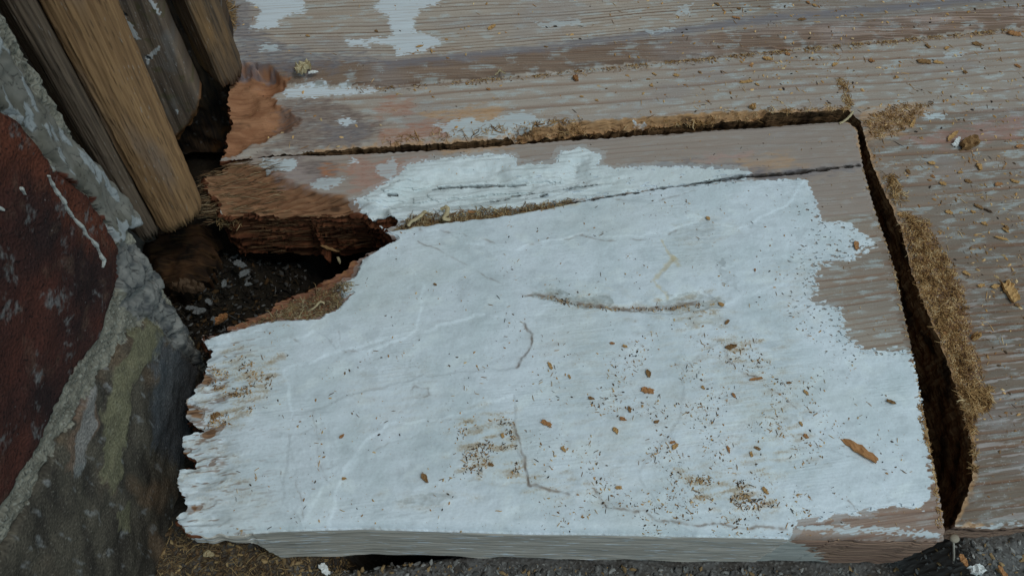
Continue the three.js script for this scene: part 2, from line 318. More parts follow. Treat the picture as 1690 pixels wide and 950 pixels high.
// patches on the bare wood: [kind, outline, colour, strength]
const PATCH = [
  ['stain', [385, 50, 420, 60, 480, 100, 600, 108, 640, 118, 560, 128, 470, 132, 390, 128], GREY, 0.75],
  ['stain', [385, -10, 430, -10, 420, 60, 385, 70], GREY, 0.55],
  ['stain', [455, 168, 500, 158, 560, 165, 600, 190, 640, 205, 610, 235, 545, 248, 420, 256, 450, 225], alb(98, 92, 88), 0.8],
  ['stain', [530, 205, 610, 200, 605, 235, 540, 240], GREY, 0.55],
  ['stain', [615, 175, 640, 160, 680, 165, 685, 190, 625, 192], RED, 0.55],
  ['stain', [620, 215, 700, 200, 760, 195, 740, 225, 690, 240, 625, 242], RED, 0.6],
  ['stain', [690, 185, 760, 178, 830, 172, 836, 196, 790, 206, 700, 196], OCHRE, 0.7],
  ['stain', [430, 262, 520, 262, 560, 285, 540, 315, 450, 300], alb(122, 118, 118), 0.7],
  ['stain', [480, 262, 530, 260, 570, 280, 540, 300, 500, 285], alb(84, 80, 78), 0.6],
  ['stain', [530, 272, 570, 268, 575, 285, 535, 290], ORANGE, 0.7],
  ['stain', [575, 262, 700, 258, 690, 290, 640, 320, 580, 318], alb(142, 116, 104), 0.7],
  ['stain', [730, 240, 830, 236, 840, 250, 740, 254], OCHRE, 0.7],
  ['stain', [1215, 265, 1300, 252, 1330, 275, 1240, 285], OCHRE, 0.45],
  ['stain', [1150, 258, 1240, 250, 1240, 262, 1150, 268], alb(148, 128, 122), 0.5],
  ['stain', [1040, 268, 1170, 266, 1330, 284, 1410, 278, 1300, 300, 1100, 290], GREY, 0.6],
  ['stain', [1415, 180, 1500, 168, 1540, 175, 1490, 225, 1430, 240], OCHRE, 0.55],
  ['stain', [1480, 230, 1690, 190, 1690, 225, 1560, 245], alb(140, 112, 106), 0.45],
  ['stain', [1485, 350, 1530, 362, 1575, 440, 1600, 520, 1630, 660, 1605, 695, 1600, 780, 1590, 690, 1550, 560, 1505, 450], alb(106, 82, 56), 0.85],
  ['paint', [415, -15, 548, -15, 540, 20, 505, 25, 510, 42, 472, 50, 462, 68, 418, 72, 432, 40, 410, 20], PAINT, 0.9],
  ['paint', [650, -15, 737, -15, 725, 30, 692, 40, 682, 70, 737, 85, 700, 105, 655, 113, 650, 95, 605, 90, 615, 82, 650, 80, 640, 50, 620, 40, 625, 25], PAINT, 0.85],
  ['paint', [572, 84, 605, 84, 612, 98, 575, 96], PAINT, 0.9],
  ['paint', [430, 95, 460, 92, 470, 102, 435, 106], PAINT2, 0.7],
  ['paint', [880, 58, 950, 50, 960, 60, 890, 68], PAINT2, 0.55],
  ['paint', [1110, 32, 1135, 26, 1130, 44, 1112, 44], PAINT2, 0.6],
  ['paint', [1060, 68, 1110, 62, 1105, 70, 1065, 74], PAINT2, 0.6],
  ['paint', [1265, 28, 1300, 24, 1300, 32, 1268, 34], PAINT2, 0.6],
  ['paint', [460, 148, 500, 140, 560, 142, 626, 144, 620, 152, 560, 158, 470, 162], PAINT, 0.9],
  ['paint', [552, 196, 575, 194, 590, 202, 570, 208], PAINT, 0.9],
  ['paint', [718, 206, 772, 192, 800, 200, 862, 180, 906, 204, 862, 214, 845, 236, 800, 226, 745, 226], PAINT2, 0.8],
  ['paint', [1045, 196, 1065, 194, 1068, 201, 1048, 202], PAINT, 0.9],
  ['paint', [1522, 186, 1568, 185, 1560, 195, 1526, 198], PAINT2, 0.85],
  ['paint', [1555, 86, 1596, 84, 1590, 92, 1558, 94], PAINT2, 0.6],
  ['paint', [430, 262, 490, 262, 485, 280, 440, 285, 425, 275], PAINT2, 0.8],
  ['paint', [505, 300, 560, 290, 580, 292, 545, 312, 515, 314], PAINT2, 0.75],
  ['paint', [575, 262, 588, 260, 590, 270, 576, 272], PAINT, 0.8],
  ['paint', [620, 275, 650, 258, 655, 285, 640, 300, 625, 290], PAINT2, 0.7],
  ['paint', [1560, 862, 1620, 866, 1690, 860, 1690, 868, 1600, 876, 1565, 872], PAINT2, 0.7],
  ['paint', [1315, 866, 1420, 866, 1560, 878, 1555, 886, 1420, 880, 1320, 878], PAINT2, 0.85],
].map(([k, p, c, s], n) => ({ k, f: area(pts(p), 0.01), c, s, n }));
const WETLINE = stroke(line([640, 122, 2, 800, 107, 4, 960, 88, 5, 1130, 66, 5, 1300, 45, 6, 1500, 28, 6, 1690, 8, 6, 1900, -14, 6]), 0.012);
// dirt lying in the paint: [line, colour, strength]
const DLINES = [
  [[690, 380, 1, 760, 386, 1, 850, 413, 1, 905, 400, 1, 960, 390, 1], 0.45], [[958, 392, 0.8, 990, 396, 1, 1050, 398, 1, 1100, 388, 1, 1160, 368, 0.6], 0.4],
  [[690, 398, 0.5, 760, 432, 0.5, 868, 490, 0.5], 0.5], [[868, 490, 2, 905, 487, 3, 930, 498, 4, 985, 506, 4, 1040, 511, 4, 1090, 508, 5, 1150, 500, 5], 0.75],
  [[862, 535, 1.2, 876, 552, 1.6, 873, 578, 1.6, 850, 608, 1], 0.7], [[850, 700, 1, 858, 745, 1.4, 870, 780, 2, 868, 800, 2.5, 900, 806, 1.5, 940, 816, 1], 0.75],
  [[978, 806, 1, 992, 828, 1.4, 1010, 842, 1.3, 1060, 846, 1.2, 1088, 860, 1.2, 1150, 866, 1, 1300, 872, 1], 0.7],
  [[1130, 700, 0.4, 1200, 830, 0.4], 0.1], [[560, 578, 1, 610, 582, 0.8, 690, 549, 0.6], 0.4], [[480, 560, 0.8, 500, 570, 0.8, 540, 562, 0.6], 0.4], [[556, 552, 0.8, 566, 572, 0.8], 0.4],
  [[677, 645, 0.8, 684, 636, 0.9, 706, 640, 0.8, 708, 652, 0.6, 690, 656, 0.6], 0.45], [[1190, 570, 1.2, 1204, 600, 1.6, 1245, 624, 1.6, 1300, 662, 1, 1330, 690, 0.6], 0.55],
  [[480, 690, 0.5, 475, 720, 0.8, 490, 800, 0.8, 500, 860, 0.6], 0.3], [[520, 680, 0.5, 525, 760, 0.7, 545, 800, 0.5], 0.25], [[1400, 828, 0.7, 1412, 842, 0.8, 1430, 845, 0.6], 0.6],
  [[420, 878, 0.8, 600, 873, 0.8, 800, 880, 0.7], 0.35], [[620, 745, 0.5, 640, 728, 0.8, 680, 722, 0.5], 0.3], [[1010, 328, 0.5, 1060, 340, 0.6, 1130, 320, 0.5, 1190, 308, 0.5], 0.4],
].map(([l, s]) => [stroke(line(l.map((v, i) => (i % 3 === 2 ? v * 0.65 : v))), 0.004), s]);
const YLINES = [[[1092, 398, 2, 1100, 415, 2, 1110, 428, 3.5, 1092, 448, 2.4, 1080, 462, 2, 1090, 478, 1.6, 1104, 492, 1.4], 0.55], [[1110, 428, 3, 1120, 436, 3], 0.5], [[660, 378, 2, 700, 372, 2, 830, 355, 2, 960, 336, 1.5], 0.35]].map(([l, s]) => [stroke(line(l), 0.004), s]);
// worn-through places in the paint: [outline, strength, colour]
const WORN = [[[868, 488, 905, 478, 935, 483, 960, 492, 985, 488, 1010, 490, 1008, 504, 960, 508, 920, 500, 890, 494], 0.75, [0.36, 0.385, 0.37]], [[1085, 500, 1105, 486, 1150, 484, 1190, 494, 1195, 506, 1150, 514, 1100, 514], 0.6, [0.4, 0.41, 0.38]], [[1100, 520, 1190, 520, 1195, 538, 1130, 538], 0.5, [0.52, 0.5, 0.43]], [[1178, 432, 1190, 428, 1200, 436, 1190, 444], 0.6, [0.34, 0.37, 0.38]], [[1100, 385, 1150, 366, 1180, 362, 1178, 384, 1120, 398], 0.45, [0.45, 0.48, 0.48]], [[650, 828, 680, 818, 745, 814, 760, 822, 700, 834], 0.6, [0.4, 0.42, 0.41]], [[1180, 440, 1215, 452, 1216, 478, 1190, 470], 0.4, [0.42, 0.45, 0.46]], [[600, 560, 640, 566, 690, 560, 680, 600, 620, 604], 0.25, [0.5, 0.53, 0.53]], [[1290, 690, 1310, 684, 1318, 694, 1300, 702], 0.4, [0.42, 0.43, 0.42]], [[470, 720, 540, 700, 560, 750, 520, 800, 480, 790], 0.22, [0.48, 0.51, 0.53]]].map(([p, k, c]) => [area(pts(p), 0.002), k, c]);
// grimy places on the paint: [outline, strength, fine colour]
const GRIME = [
  [[350, 590, 380, 580, 460, 590, 450, 640, 400, 700, 345, 705, 320, 680], 1.0], [[290, 700, 345, 705, 400, 760, 360, 800, 300, 790], 0.5], [[300, 800, 400, 780, 430, 830, 330, 850], 0.45],
  [[760, 700, 800, 680, 845, 690, 852, 740, 860, 790, 800, 790, 750, 760], 1.0], [[860, 770, 900, 780, 1000, 815, 990, 830, 870, 820], 0.55], [[1130, 790, 1170, 780, 1250, 800, 1290, 835, 1240, 845, 1150, 820], 1.0],
  [[1190, 560, 1245, 565, 1240, 590, 1210, 610], 0.6], [[1100, 500, 1160, 490, 1200, 515, 1190, 540, 1130, 545], 0.45], [[890, 480, 960, 490, 1060, 500, 1180, 490, 1160, 520, 960, 512], 0.7], [[1220, 730, 1320, 690, 1350, 760, 1260, 800], 0.4],
  [[1270, 440, 1340, 430, 1350, 520, 1290, 520], 0.35], [[880, 560, 1300, 540, 1330, 700, 1250, 820, 960, 790], 0.25], [[560, 620, 700, 600, 760, 700, 600, 720], 0.22], [[640, 820, 760, 806, 800, 820, 680, 838], 0.4],
  [[1130, 590, 1280, 560, 1350, 700, 1290, 720], 0.25], [[1130, 365, 1180, 355, 1215, 380, 1150, 410, 1100, 405], 0.35],
].map(([p, s]) => [area(pts(p), 0.012), s]);

const kerfX = (z) => mix(0.2464, 0.2066, clamp((z + 0.2576) / 0.211));   // x of the cross cut at this depth
function wood(x, z, o) {
  const s = stepZ(x) - z, kx = kerfX(z), right = x > kx - 0.002 && z > -0.262 ? sst(0, 0.004, x - kx) : 0, rear = s > 0.0095, band = s > 0 && !rear, strip = s <= 0 && z < -0.255;
  const wv = (right ? 0.0016 : 0.0030) * N2(x * 5, z * 16) + (right ? 0.0002 : 0.0004) * N2(x * 20, z * 90) + x * (right ? -0.03 : 0.01), low = right * sst(-0.215, -0.14, z);
  const sp = rear ? 0.0024 : band ? 0.0012 : right ? (z < -0.165 ? 0.0066 : 0.0034) : strip ? 0.006 : 0.0032;
  const ph = (z + wv) / sp, id = Math.floor(ph), f = ph - id, hs = hash(id * 1.7 + sp * 9000), width = 0.25 + 0.35 * hs;
  let lw = sst(1 - width, 0.9, f) * (1 - sst(0.93, 1.0, f)) * (0.35 + 0.65 * hs); // late wood: slow rise, sharp end
  lw *= clamp(0.7 + 0.55 * N2(x * 9 + id * 3.3, id * 1.1));
  const fine = N2(x * 60, z * 2300) * 0.5 + N2(x * 24, z * 1100) * 0.5, big = fbm(x * 12, z * 22, 3), mid = fbm(x * 55, z * 150, 4), dot = N2(x * 900, z * 1200);
  setc(o, alb(146, 143, 136));
  if (x > 0.1) mix3(o, alb(110, 107, 101), 0.85 * sst(0.1, 0.26, x + 0.03 * N2(x * 8, z * 20)));
  if (right) mix3(o, alb(112, 106, 99), 0.5 + 0.5 * low);
  if (low > 0) mix3(o, alb(98, 93, 85), 0.8 * low);
  if (band) mix3(o, alb(104, 90, 78), 0.85);
  if (strip) mix3(o, alb(143, 141, 136), 0.6);
  mix3(o, alb(133, 119, 106), clamp((strip ? 0.3 : 0.45) * sst(0.05, 0.7, fbm(x * 9 + 40, z * 60, 3))));          // faded red-brown tone in streaks
  mix3(o, rear ? alb(106, 92, 80) : alb(112, 89, 72), clamp(lw * (rear ? 1.15 : right ? mix(0.75, 1.1, low) : 0.75)));
  mix3(o, alb(80, 64, 54), clamp(0.75 * low * sst(0.1, 0.8, fine + 0.6 * lw)));                  // open dark grain
  mix3(o, PAINT2, clamp((0.42 - 0.15 * low) * sst(0.05, 0.55, mid + 0.35 * fine - 0.5 * lw)));     // primer left in the grain
  mix3(o, GREYB, clamp(0.4 * sst(0.0, 0.6, big)));
  mix3(o, PAINT, 0.5 * sst(0.72, 0.9, dot) * sst(-0.3, 0.3, mid)); mix3(o, alb(96, 84, 76), 0.45 * sst(0.74, 0.92, -dot) * sst(-0.2, 0.4, -mid));
  const m = 0.95 + 0.12 * fine + 0.06 * dot; o[0] *= m * 0.945; o[1] *= m; o[2] *= m * 0.99;
  o[3] = 0.5 - 0.34 * lw * (right || s > 0 ? 1 : 0.6) + 0.08 * fine - 0.12 * low * fine;
  if (band) { const st = N2(x * 12, z * 2600); mix3(o, alb(78, 66, 58), 0.6 * sst(0.0, 0.7, st)); mix3(o, alb(150, 140, 134), 0.55 * sst(0.0, 0.6, -st) * sst(0.1, 0.35, x + 0.05 * mid)); o[3] -= 0.15 * st; }
}
function topMap(x, z, o) {
  wood(x, z, o);
  const bS = A_block(x, z), onBlock = bS > -0.0012;
  const ax = x + 0.0012 * N2(x * 90, z * 150) + 0.0006 * N2(x * 330, z * 500), az = z + 0.0007 * N2(x * 110 + 20, z * 180) + 0.0004 * N2(x * 400 + 9, z * 500);
  const w = WETLINE(ax, az); if (w > -0.006) mix3(o, GREY, 0.8 * sst(-0.003, 0.0012, w + 0.0018 * fbm(x * 26, z * 420, 3)));
  // end of the block that was rubbed down; sanded strip
  if (onBlock) {
    if (z < -0.195) mix3(o, alb(124, 122, 117), 0.72);
    if (z > -0.075) { mix3(o, alb(118, 102, 92), 0.5); const t = N2(x * 14, z * 1500); mix3(o, alb(80, 66, 58), 0.45 * sst(0.1, 0.8, t)); }
    if (x < -0.05 && z > -0.16) { const f2 = N2(x * 60, z * 900) * 0.5 + 0.4 * fbm(x * 160, z * 420, 3); setc(o, alb(124, 104, 82)); mix3(o, alb(60, 46, 36), clamp(0.4 + 1.1 * f2)); mix3(o, [0.55, 0.58, 0.6], 0.7 * sst(0.25, 0.5, N2(x * 110, z * 300))); o[3] = 0.5 + 0.4 * f2; }
    const A = A_ledge(x, z), T = A_torn(x, z);
    const fib = (N2(x * 34 + z * 40, z * 800) * 0.5 + N2(x * 25, z * 2200) * 0.4) * (0.7 + 0.6 * N2(x * 90, z * 260)) + 0.35 * fbm(x * 160, z * 420, 3);
    if (A > -0.002 && A_panel(x, z) < 0.001) { const c = mix3; c(o, alb(112, 84, 66), 0.97); c(o, alb(70, 50, 38), 0.7 * sst(-0.1, 0.8, fib)); c(o, alb(142, 112, 76), 0.5 * sst(0.1, 0.8, N2(x * 260, z * 260)) * sst(0.0, 0.004, A)); o[3] = 0.5 + 0.35 * fib; }
    if (T > -0.002) { const k = sst(-0.001, 0.0015, T + 0.0016 * N2(x * 60, z * 240)); mix3(o, alb(114, 90, 68), k); mix3(o, alb(58, 44, 34), k * 0.85 * sst(0, 0.75, fib)); mix3(o, alb(142, 120, 94), k * 0.5 * sst(0.2, 0.8, -fib)); o[3] = mix(o[3], 0.5 + 0.4 * fib, k); }
  } else {
    const S = A_scoop(x, z) + 0.0016 * N2(x * 90, z * 160) + 0.0007 * N2(x * 300, z * 500);
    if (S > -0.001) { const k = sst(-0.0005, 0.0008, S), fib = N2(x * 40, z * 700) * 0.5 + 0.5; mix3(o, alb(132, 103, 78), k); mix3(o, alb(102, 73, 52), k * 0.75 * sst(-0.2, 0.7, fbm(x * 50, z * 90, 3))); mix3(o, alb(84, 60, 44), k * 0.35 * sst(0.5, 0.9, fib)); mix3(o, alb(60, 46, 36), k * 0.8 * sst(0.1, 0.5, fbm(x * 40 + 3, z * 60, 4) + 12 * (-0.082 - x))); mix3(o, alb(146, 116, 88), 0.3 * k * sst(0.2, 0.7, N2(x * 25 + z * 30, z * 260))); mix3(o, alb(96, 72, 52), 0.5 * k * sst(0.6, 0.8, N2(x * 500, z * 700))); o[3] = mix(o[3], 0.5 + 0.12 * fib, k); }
    const LP = A_lip(x, z) + 0.0008 * N2(x * 130, z * 200); if (LP > -0.0004) { const fb = N2(x * 40, z * 1300) * 0.6 + N2(x * 160, z * 1900) * 0.4; mix3(o, alb(146, 122, 88), 0.95 * sst(-0.0003, 0.0003, LP)); mix3(o, alb(74, 58, 42), 0.7 * sst(-0.0002, 0.001, LP) * sst(0, 0.7, fb)); mix3(o, alb(44, 36, 30), 0.8 * sst(0.0002, 0.001, LP) * sst(0.45, 0.7, N2(x * 65, z * 150))); o[3] = 0.5 + 0.4 * fb; }
    // crumbs of paint left between the ridges right of the cut
    if (x > kerfX(z) && z > -0.18) {
      const g = N2(x * 20 + 7, z * 430 + 2) * 0.7 + fbm(x * 90, z * 500, 3) * 0.55 - 0.5 + 0.22 * sst(-0.18, -0.12, z) - 0.1 * sst(0.26, 0.34, x); const k = sst(0, 0.1, g); mix3(o, alb(140, 146, 148), 0.6 * k * sst(-0.4, 0.3, fbm(x * 16, z * 30, 3))); o[3] += 0.06 * k;
    }
  }
  for (const p of PATCH) {
    const d0 = p.f(ax, az); if (d0 <= -0.0099) continue;
    if (p.k === 'stain') { const n = 0.0055 * fbm(x * 70 + p.n, z * 210, 4), g = fbm(x * 130 + p.n, z * 700, 3), k = p.s * sst(-0.002, 0.0035, d0 + n) * clamp(0.85 + 0.75 * g); mix3(o, p.c, clamp(k)); mix3(o, p.c.map((v) => v * 0.45), clamp(k * 0.6 * sst(0.25, 0.6, g))); }
    else { const n = 0.0009 * N2(x * 130 + p.n * 7, z * 420) + 0.0009 * N2(x * 300, z * 900 + p.n) + 0.0011 * N2(x * 26, z * 1500) * sst(-0.26, -0.28, z) - 0.0002; const k = sst(0, 0.0004, d0 + n) * (1 - 0.55 * sst(0.25, 0.8, N2(x * 18 + 4, z * 1700))); if (k > 0) { mix3(o, p.c, k * p.s); o[3] = mix(o[3], 0.62, k); } }
  }
  if (onBlock) {
    const pp = panelPaintS(x, z), ps = pp > 0 ? -1 : stripPaintS(x, z), pd = Math.max(pp, ps);
    if (pd > -0.0009) {
      const k = sst(-0.0009, -0.0006, pd);
      const mott = fbm(x * 26, z * 26, 4), c = [PAINT[0], PAINT[1], PAINT[2]];
      mix3(c, PAINT2, clamp(0.35 + 1.0 * mott)); mix3(c, [0.50, 0.545, 0.57], 0.42 * sst(0.15, 0.6, fbm(x * 55 + 11, z * 80, 4))); mix3(c, [0.78, 0.84, 0.85], 0.6 * sst(0.2, 0.6, fbm(x * 40 + 77, z * 60, 4)));
      mix3(c, [0.64, 0.67, 0.63], 0.35 * sst(0.0, 0.8, fbm(x * 9 + 60, z * 14, 3)));
      if (ps > 0) mix3(c, [0.72, 0.76, 0.72], 0.4);
      const rip = N2(x * 30 + 0.4 * N2(x * 60, z * 60), z * 900) * sst(0.1, 0.5, N2(x * 16 + 3, z * 24)); let rel = 0.5 + 0.09 * rip + 0.14 * fbm(x * 120, z * 150, 3) + 0.03 * N2(x * 22, z * 700) * sst(-0.2, 0.5, N2(x * 10 + 5, z * 12)) + 0.06 * N2(x * 400, z * 400) + 0.08 * N2(x * 90, z * 90);
      let g = 0; for (const [f, s] of GRIME) { const d = f(ax, az); if (d > -0.0119) g += s * sst(-0.006, 0.005, d + 0.008 * fbm(x * 70, z * 110, 3)); }
      if (g > 0) {
        const sp = 0.55 * fbm(x * 110, z * 260, 4) + 0.3 * N2(x * 900, z * 1000) + 0.5 * N2(x * 60, z * 300);
        const kk = clamp(g * sst(0.05, 0.7, sp + 0.32 * (g - 0.6))); mix3(c, DIRT, 0.6 * kk); mix3(c, alb(88, 68, 46), 0.6 * kk * sst(0.3, 0.8, N2(x * 420, z * 700))); mix3(c, YEL, 0.3 * clamp(g) * sst(-0.4, 0.3, sp)); rel -= 0.12 * kk;
      }
      const [lx, lz] = warp(x, z);
      for (const [f, s, cc] of WORN) { const d = f(ax, az); if (d > -0.0019) { const sp = fbm(x * 230, z * 330, 3); mix3(c, cc, s * sst(-0.0004, 0.0003, d + 0.0006 * sp) * clamp(0.75 + 0.8 * sp)); rel -= 0.12 * sst(-0.0002, 0.0002, d) * (0.4 + sp); } }
      for (const [f, s] of YLINES) { const d = f(lx, lz); if (d > -0.0012) mix3(c, YEL, s * sst(-0.0008, 0.0004, d + 0.0005 * N2(x * 260, z * 260))); }
      for (const [f, s] of DLINES) { const d = f(lx, lz); if (d > -0.0015) { const b = (s > 0.6 ? 1 : sst(-0.35, 0.45, N2(x * 70, z * 70))) * clamp(0.7 + 0.6 * N2(x * 240, z * 240)); mix3(c, alb(86, 76, 64), s * b * sst(-0.0005, 0.0001, d)); mix3(c, DIRT, 0.25 * s * b * sst(-0.0014, 0, d)); rel -= 0.25 * s * sst(-0.0004, 0.0001, d); } }
      // end-of-brush pits and crazing at the left end
      const le = 1 - sst(-0.078, -0.04, x); if (le > 0) { const t = N2(x * 70, z * 420) + 0.5 * N2(x * 240, z * 1100); const kk = le * sst(0.5, 0.9, t + 0.4 * N2(x * 28, z * 50)); mix3(c, alb(100, 80, 62), 0.75 * kk); mix3(c, [0.55, 0.60, 0.63], 0.5 * le * sst(0.2, 0.7, -t)); rel += le * 0.2 * t - 0.25 * kk; }
      const sk = sst(0.8, 0.95, N2(x * 760, z * 760)) * sst(-0.4, 0.4, N2(x * 40 + 6, z * 40)); mix3(c, alb(110, 104, 92), 0.5 * sk); const gm = 1 + 0.045 * N2(x * 820, z * 820) + 0.03 * N2(x * 240, z * 900); c[0] *= gm; c[1] *= gm; c[2] *= gm;
      o[0] = mix(o[0], c[0], k); o[1] = mix(o[1], c[1], k); o[2] = mix(o[2], c[2], k); o[3] = mix(o[3], rel, k);
    } else if (pd > -0.003 && x < xOf(1240, 290)) mix3(o, PAINT2, 0.25);
  }
  if (onBlock) { const c2 = CRACK2(x, z), cd = x > xOf(900, 340) ? CRACK(x, z) + 0.0004 * N2(x * 150, z * 150) : -1; const k = Math.max(sst(-0.0003, 0.0001, c2), sst(-0.0004, 0.0001, cd)); if (k > 0) { mix3(o, [0.035, 0.027, 0.022], k * 0.95); o[3] = mix(o[3], 0.2, k); } if (cd > -0.003 && x > xOf(1190, 295)) mix3(o, GREY, 0.4 * sst(-0.003, 0, cd + 0.0012 * N2(x * 60, z * 400)) * (1 - k)); }  // crack insides: dark old wood, painted blacker to carry the shade of their depth
  // torn, yellow edges along both cuts
  const eb = onBlock ? bS : A_sill(x, z);
  if (eb < 0.004 && eb > -0.002) {
    const kerfR = onBlock ? x > xOf(1395, 200) - 0.0 && A_block(x + 0.006, z) < 0.004 : x < 0.25 && z < -0.045 && x > -0.03;
    if (kerfR) { const k = sst(0.0022, 0.0, eb + 0.0014 * N2(x * 200, z * 200)); mix3(o, alb(150, 128, 96), 0.75 * k); mix3(o, alb(96, 76, 54), 0.6 * k * sst(0.1, 0.8, N2(x * 500, z * 500))); }
  }
}
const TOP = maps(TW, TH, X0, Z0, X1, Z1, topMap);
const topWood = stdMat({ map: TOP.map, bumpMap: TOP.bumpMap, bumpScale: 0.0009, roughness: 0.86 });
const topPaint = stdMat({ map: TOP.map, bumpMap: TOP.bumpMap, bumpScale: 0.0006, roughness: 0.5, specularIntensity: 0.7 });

// side maps, u = x - z along the run, v = height
const SU0 = -0.15, SU1 = 0.95, SV0 = -0.06, SV1 = 0.012;
const sideMaps = (fn, w = 2048, h = 192) => maps(w, h, SU0, SV0, SU1, SV1, fn);
const SAWN = sideMaps((u, v, o) => { const f = N2(u * 30, v * 700) * 0.5 + N2(u * 120, v * 1500) * 0.5; setc(o, alb(120, 100, 72)); mix3(o, alb(66, 53, 38), clamp(0.6 + 0.6 * f)); mix3(o, alb(34, 28, 22), 0.9 * sst(-0.1, 0.5, fbm(u * 26, v * 70, 4))); const t = Math.abs(Math.sin(u * 1050)); o[3] = 0.5 + 0.25 * f + 0.15 * t; });
const ROTM = sideMaps((u, v, o) => { const f = N2(u * 22, v * 520) * 0.6 + N2(u * 90, v * 1500) * 0.4; setc(o, alb(98, 64, 44)); mix3(o, alb(48, 30, 22), clamp(0.55 + 0.6 * f)); mix3(o, alb(130, 100, 70), 0.3 * sst(0.3, 0.9, N2(u * 40 + 8, v * 600))); o[3] = 0.5 + 0.45 * f; });
const FRONTW = sideMaps((u, v, o) => { const f = N2(u * 9, v * 1500) * 0.7 + N2(u * 40, v * 3000) * 0.3; setc(o, alb(142, 122, 100)); mix3(o, alb(80, 64, 52), clamp(0.5 + 0.8 * f)); mix3(o, GREYB, 0.2); mix3(o, alb(40, 34, 30), 0.9 * sst(0.0012, 0.0004, Math.abs(v + 0.0042 + 0.0005 * N2(u * 60, 1)))); o[3] = 0.5 + 0.4 * f; const e = 0.196 + 0.024 * sst(0, -0.043, v) + 0.003 * N2(u * 40, v * 260) + 0.002 * N2(u * 200, v * 500) - u; if (e > 0) { setc(o, [0.54, 0.55, 0.52]); mix3(o, [0.41, 0.41, 0.37], clamp(0.5 + 0.7 * fbm(u * 14, v * 160, 3))); o[3] = 0.7; } });
const FRONTP = sideMaps((u, v, o) => {
  const f = fbm(u * 14, v * 160, 4), st = N2(u * 20, v * 620); setc(o, [0.66, 0.61, 0.54]); mix3(o, [0.5, 0.455, 0.39], clamp(0.5 + 0.7 * f)); mix3(o, alb(112, 110, 102), 0.4 * sst(0.35, 0.9, st)); mix3(o, PAINT, 0.9 * sst(0.6, 0.68, N2(u * 60, v * 420 + 7) + 0.2 * N2(u * 300, v * 900))); mix3(o, [0.2, 0.19, 0.17], 0.6 * sst(0.6, 0.8, N2(u * 30 + 4, v * 900))); o[3] = 0.5 + 0.2 * st + 0.25 * sst(0.6, 0.7, N2(u * 60, v * 420 + 7));
});
const sideMat = (M, r = 0.9, b = 0.0012) => stdMat({ map: M.map, bumpMap: M.bumpMap, bumpScale: b, roughness: r });
const M_sawn = sideMat(SAWN), M_rot = sideMat(ROTM), M_frontWood = sideMat(FRONTW), M_frontPaint = sideMat(FRONTP, 0.6, 0.0006);
const su = (g) => uvBy(g, SAWN.uv);

// ------------------------------------------------------------------ ground
const GROUND_Y = -0.052;
const groundY = (x, z) => GROUND_Y - 0.012 * sst(-0.13, -0.17, z) - 0.1 * sst(-0.045, -0.02, x) * sst(-0.072, -0.085, z) * sst(-0.40, -0.38, z) - 0.02 * sst(-0.235, -0.25, z) + 0.036 * sst(0.211, 0.222, x) * sst(-0.062, -0.055, z) + 0.0016 * fbm(x * 40, z * 40, 4) + 0.0008 * N2(x * 300, z * 300) + 0.014 * sst(-0.055, -0.09, x) * sst(-0.12, -0.16, z);
{
  const G = maps(1024, 1024, -0.25, -0.4, 0.45, 0.2, (x, z, o) => {
    const n = fbm(x * 60, z * 60, 4), g = N2(x * 500, z * 500), g2 = N2(x * 1100, z * 1100);
    setc(o, [0.15, 0.145, 0.14]); mix3(o, [0.07, 0.06, 0.052], clamp(0.5 + 0.8 * n)); mix3(o, [0.32, 0.31, 0.29], 0.6 * sst(0.4, 0.8, g)); mix3(o, [0.04, 0.035, 0.03], 0.7 * sst(0.45, 0.8, g2));
    mix3(o, [0.014, 0.011, 0.008], 0.97 * sst(-0.085, -0.115, z + 0.006 * n)); const br = (1 - sst(-0.04, 0.02, x)) * (1 - 0.85 * sst(-0.085, -0.115, z)); mix3(o, [0.1, 0.065, 0.035], 0.6 * br * sst(-0.4, 0.4, fbm(x * 90 + 5, z * 90, 3)));  // soil colour drops to near black under sill and in hollow, painting in shade
    o[3] = 0.5 + 0.25 * g + 0.2 * g2;
  });
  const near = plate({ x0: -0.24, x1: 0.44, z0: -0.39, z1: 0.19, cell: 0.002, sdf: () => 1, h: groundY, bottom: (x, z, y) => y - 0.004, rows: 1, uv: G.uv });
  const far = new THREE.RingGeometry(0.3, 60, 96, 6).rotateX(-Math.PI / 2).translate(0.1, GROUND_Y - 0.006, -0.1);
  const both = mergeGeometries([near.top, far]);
  tag(part('ground', both, stdMat({ map: G.map, bumpMap: G.bumpMap, bumpScale: 0.0015, roughness: 0.95 })), 'gritty grey concrete ground strewn with sawdust below the sill', null, null, 'structure');
}

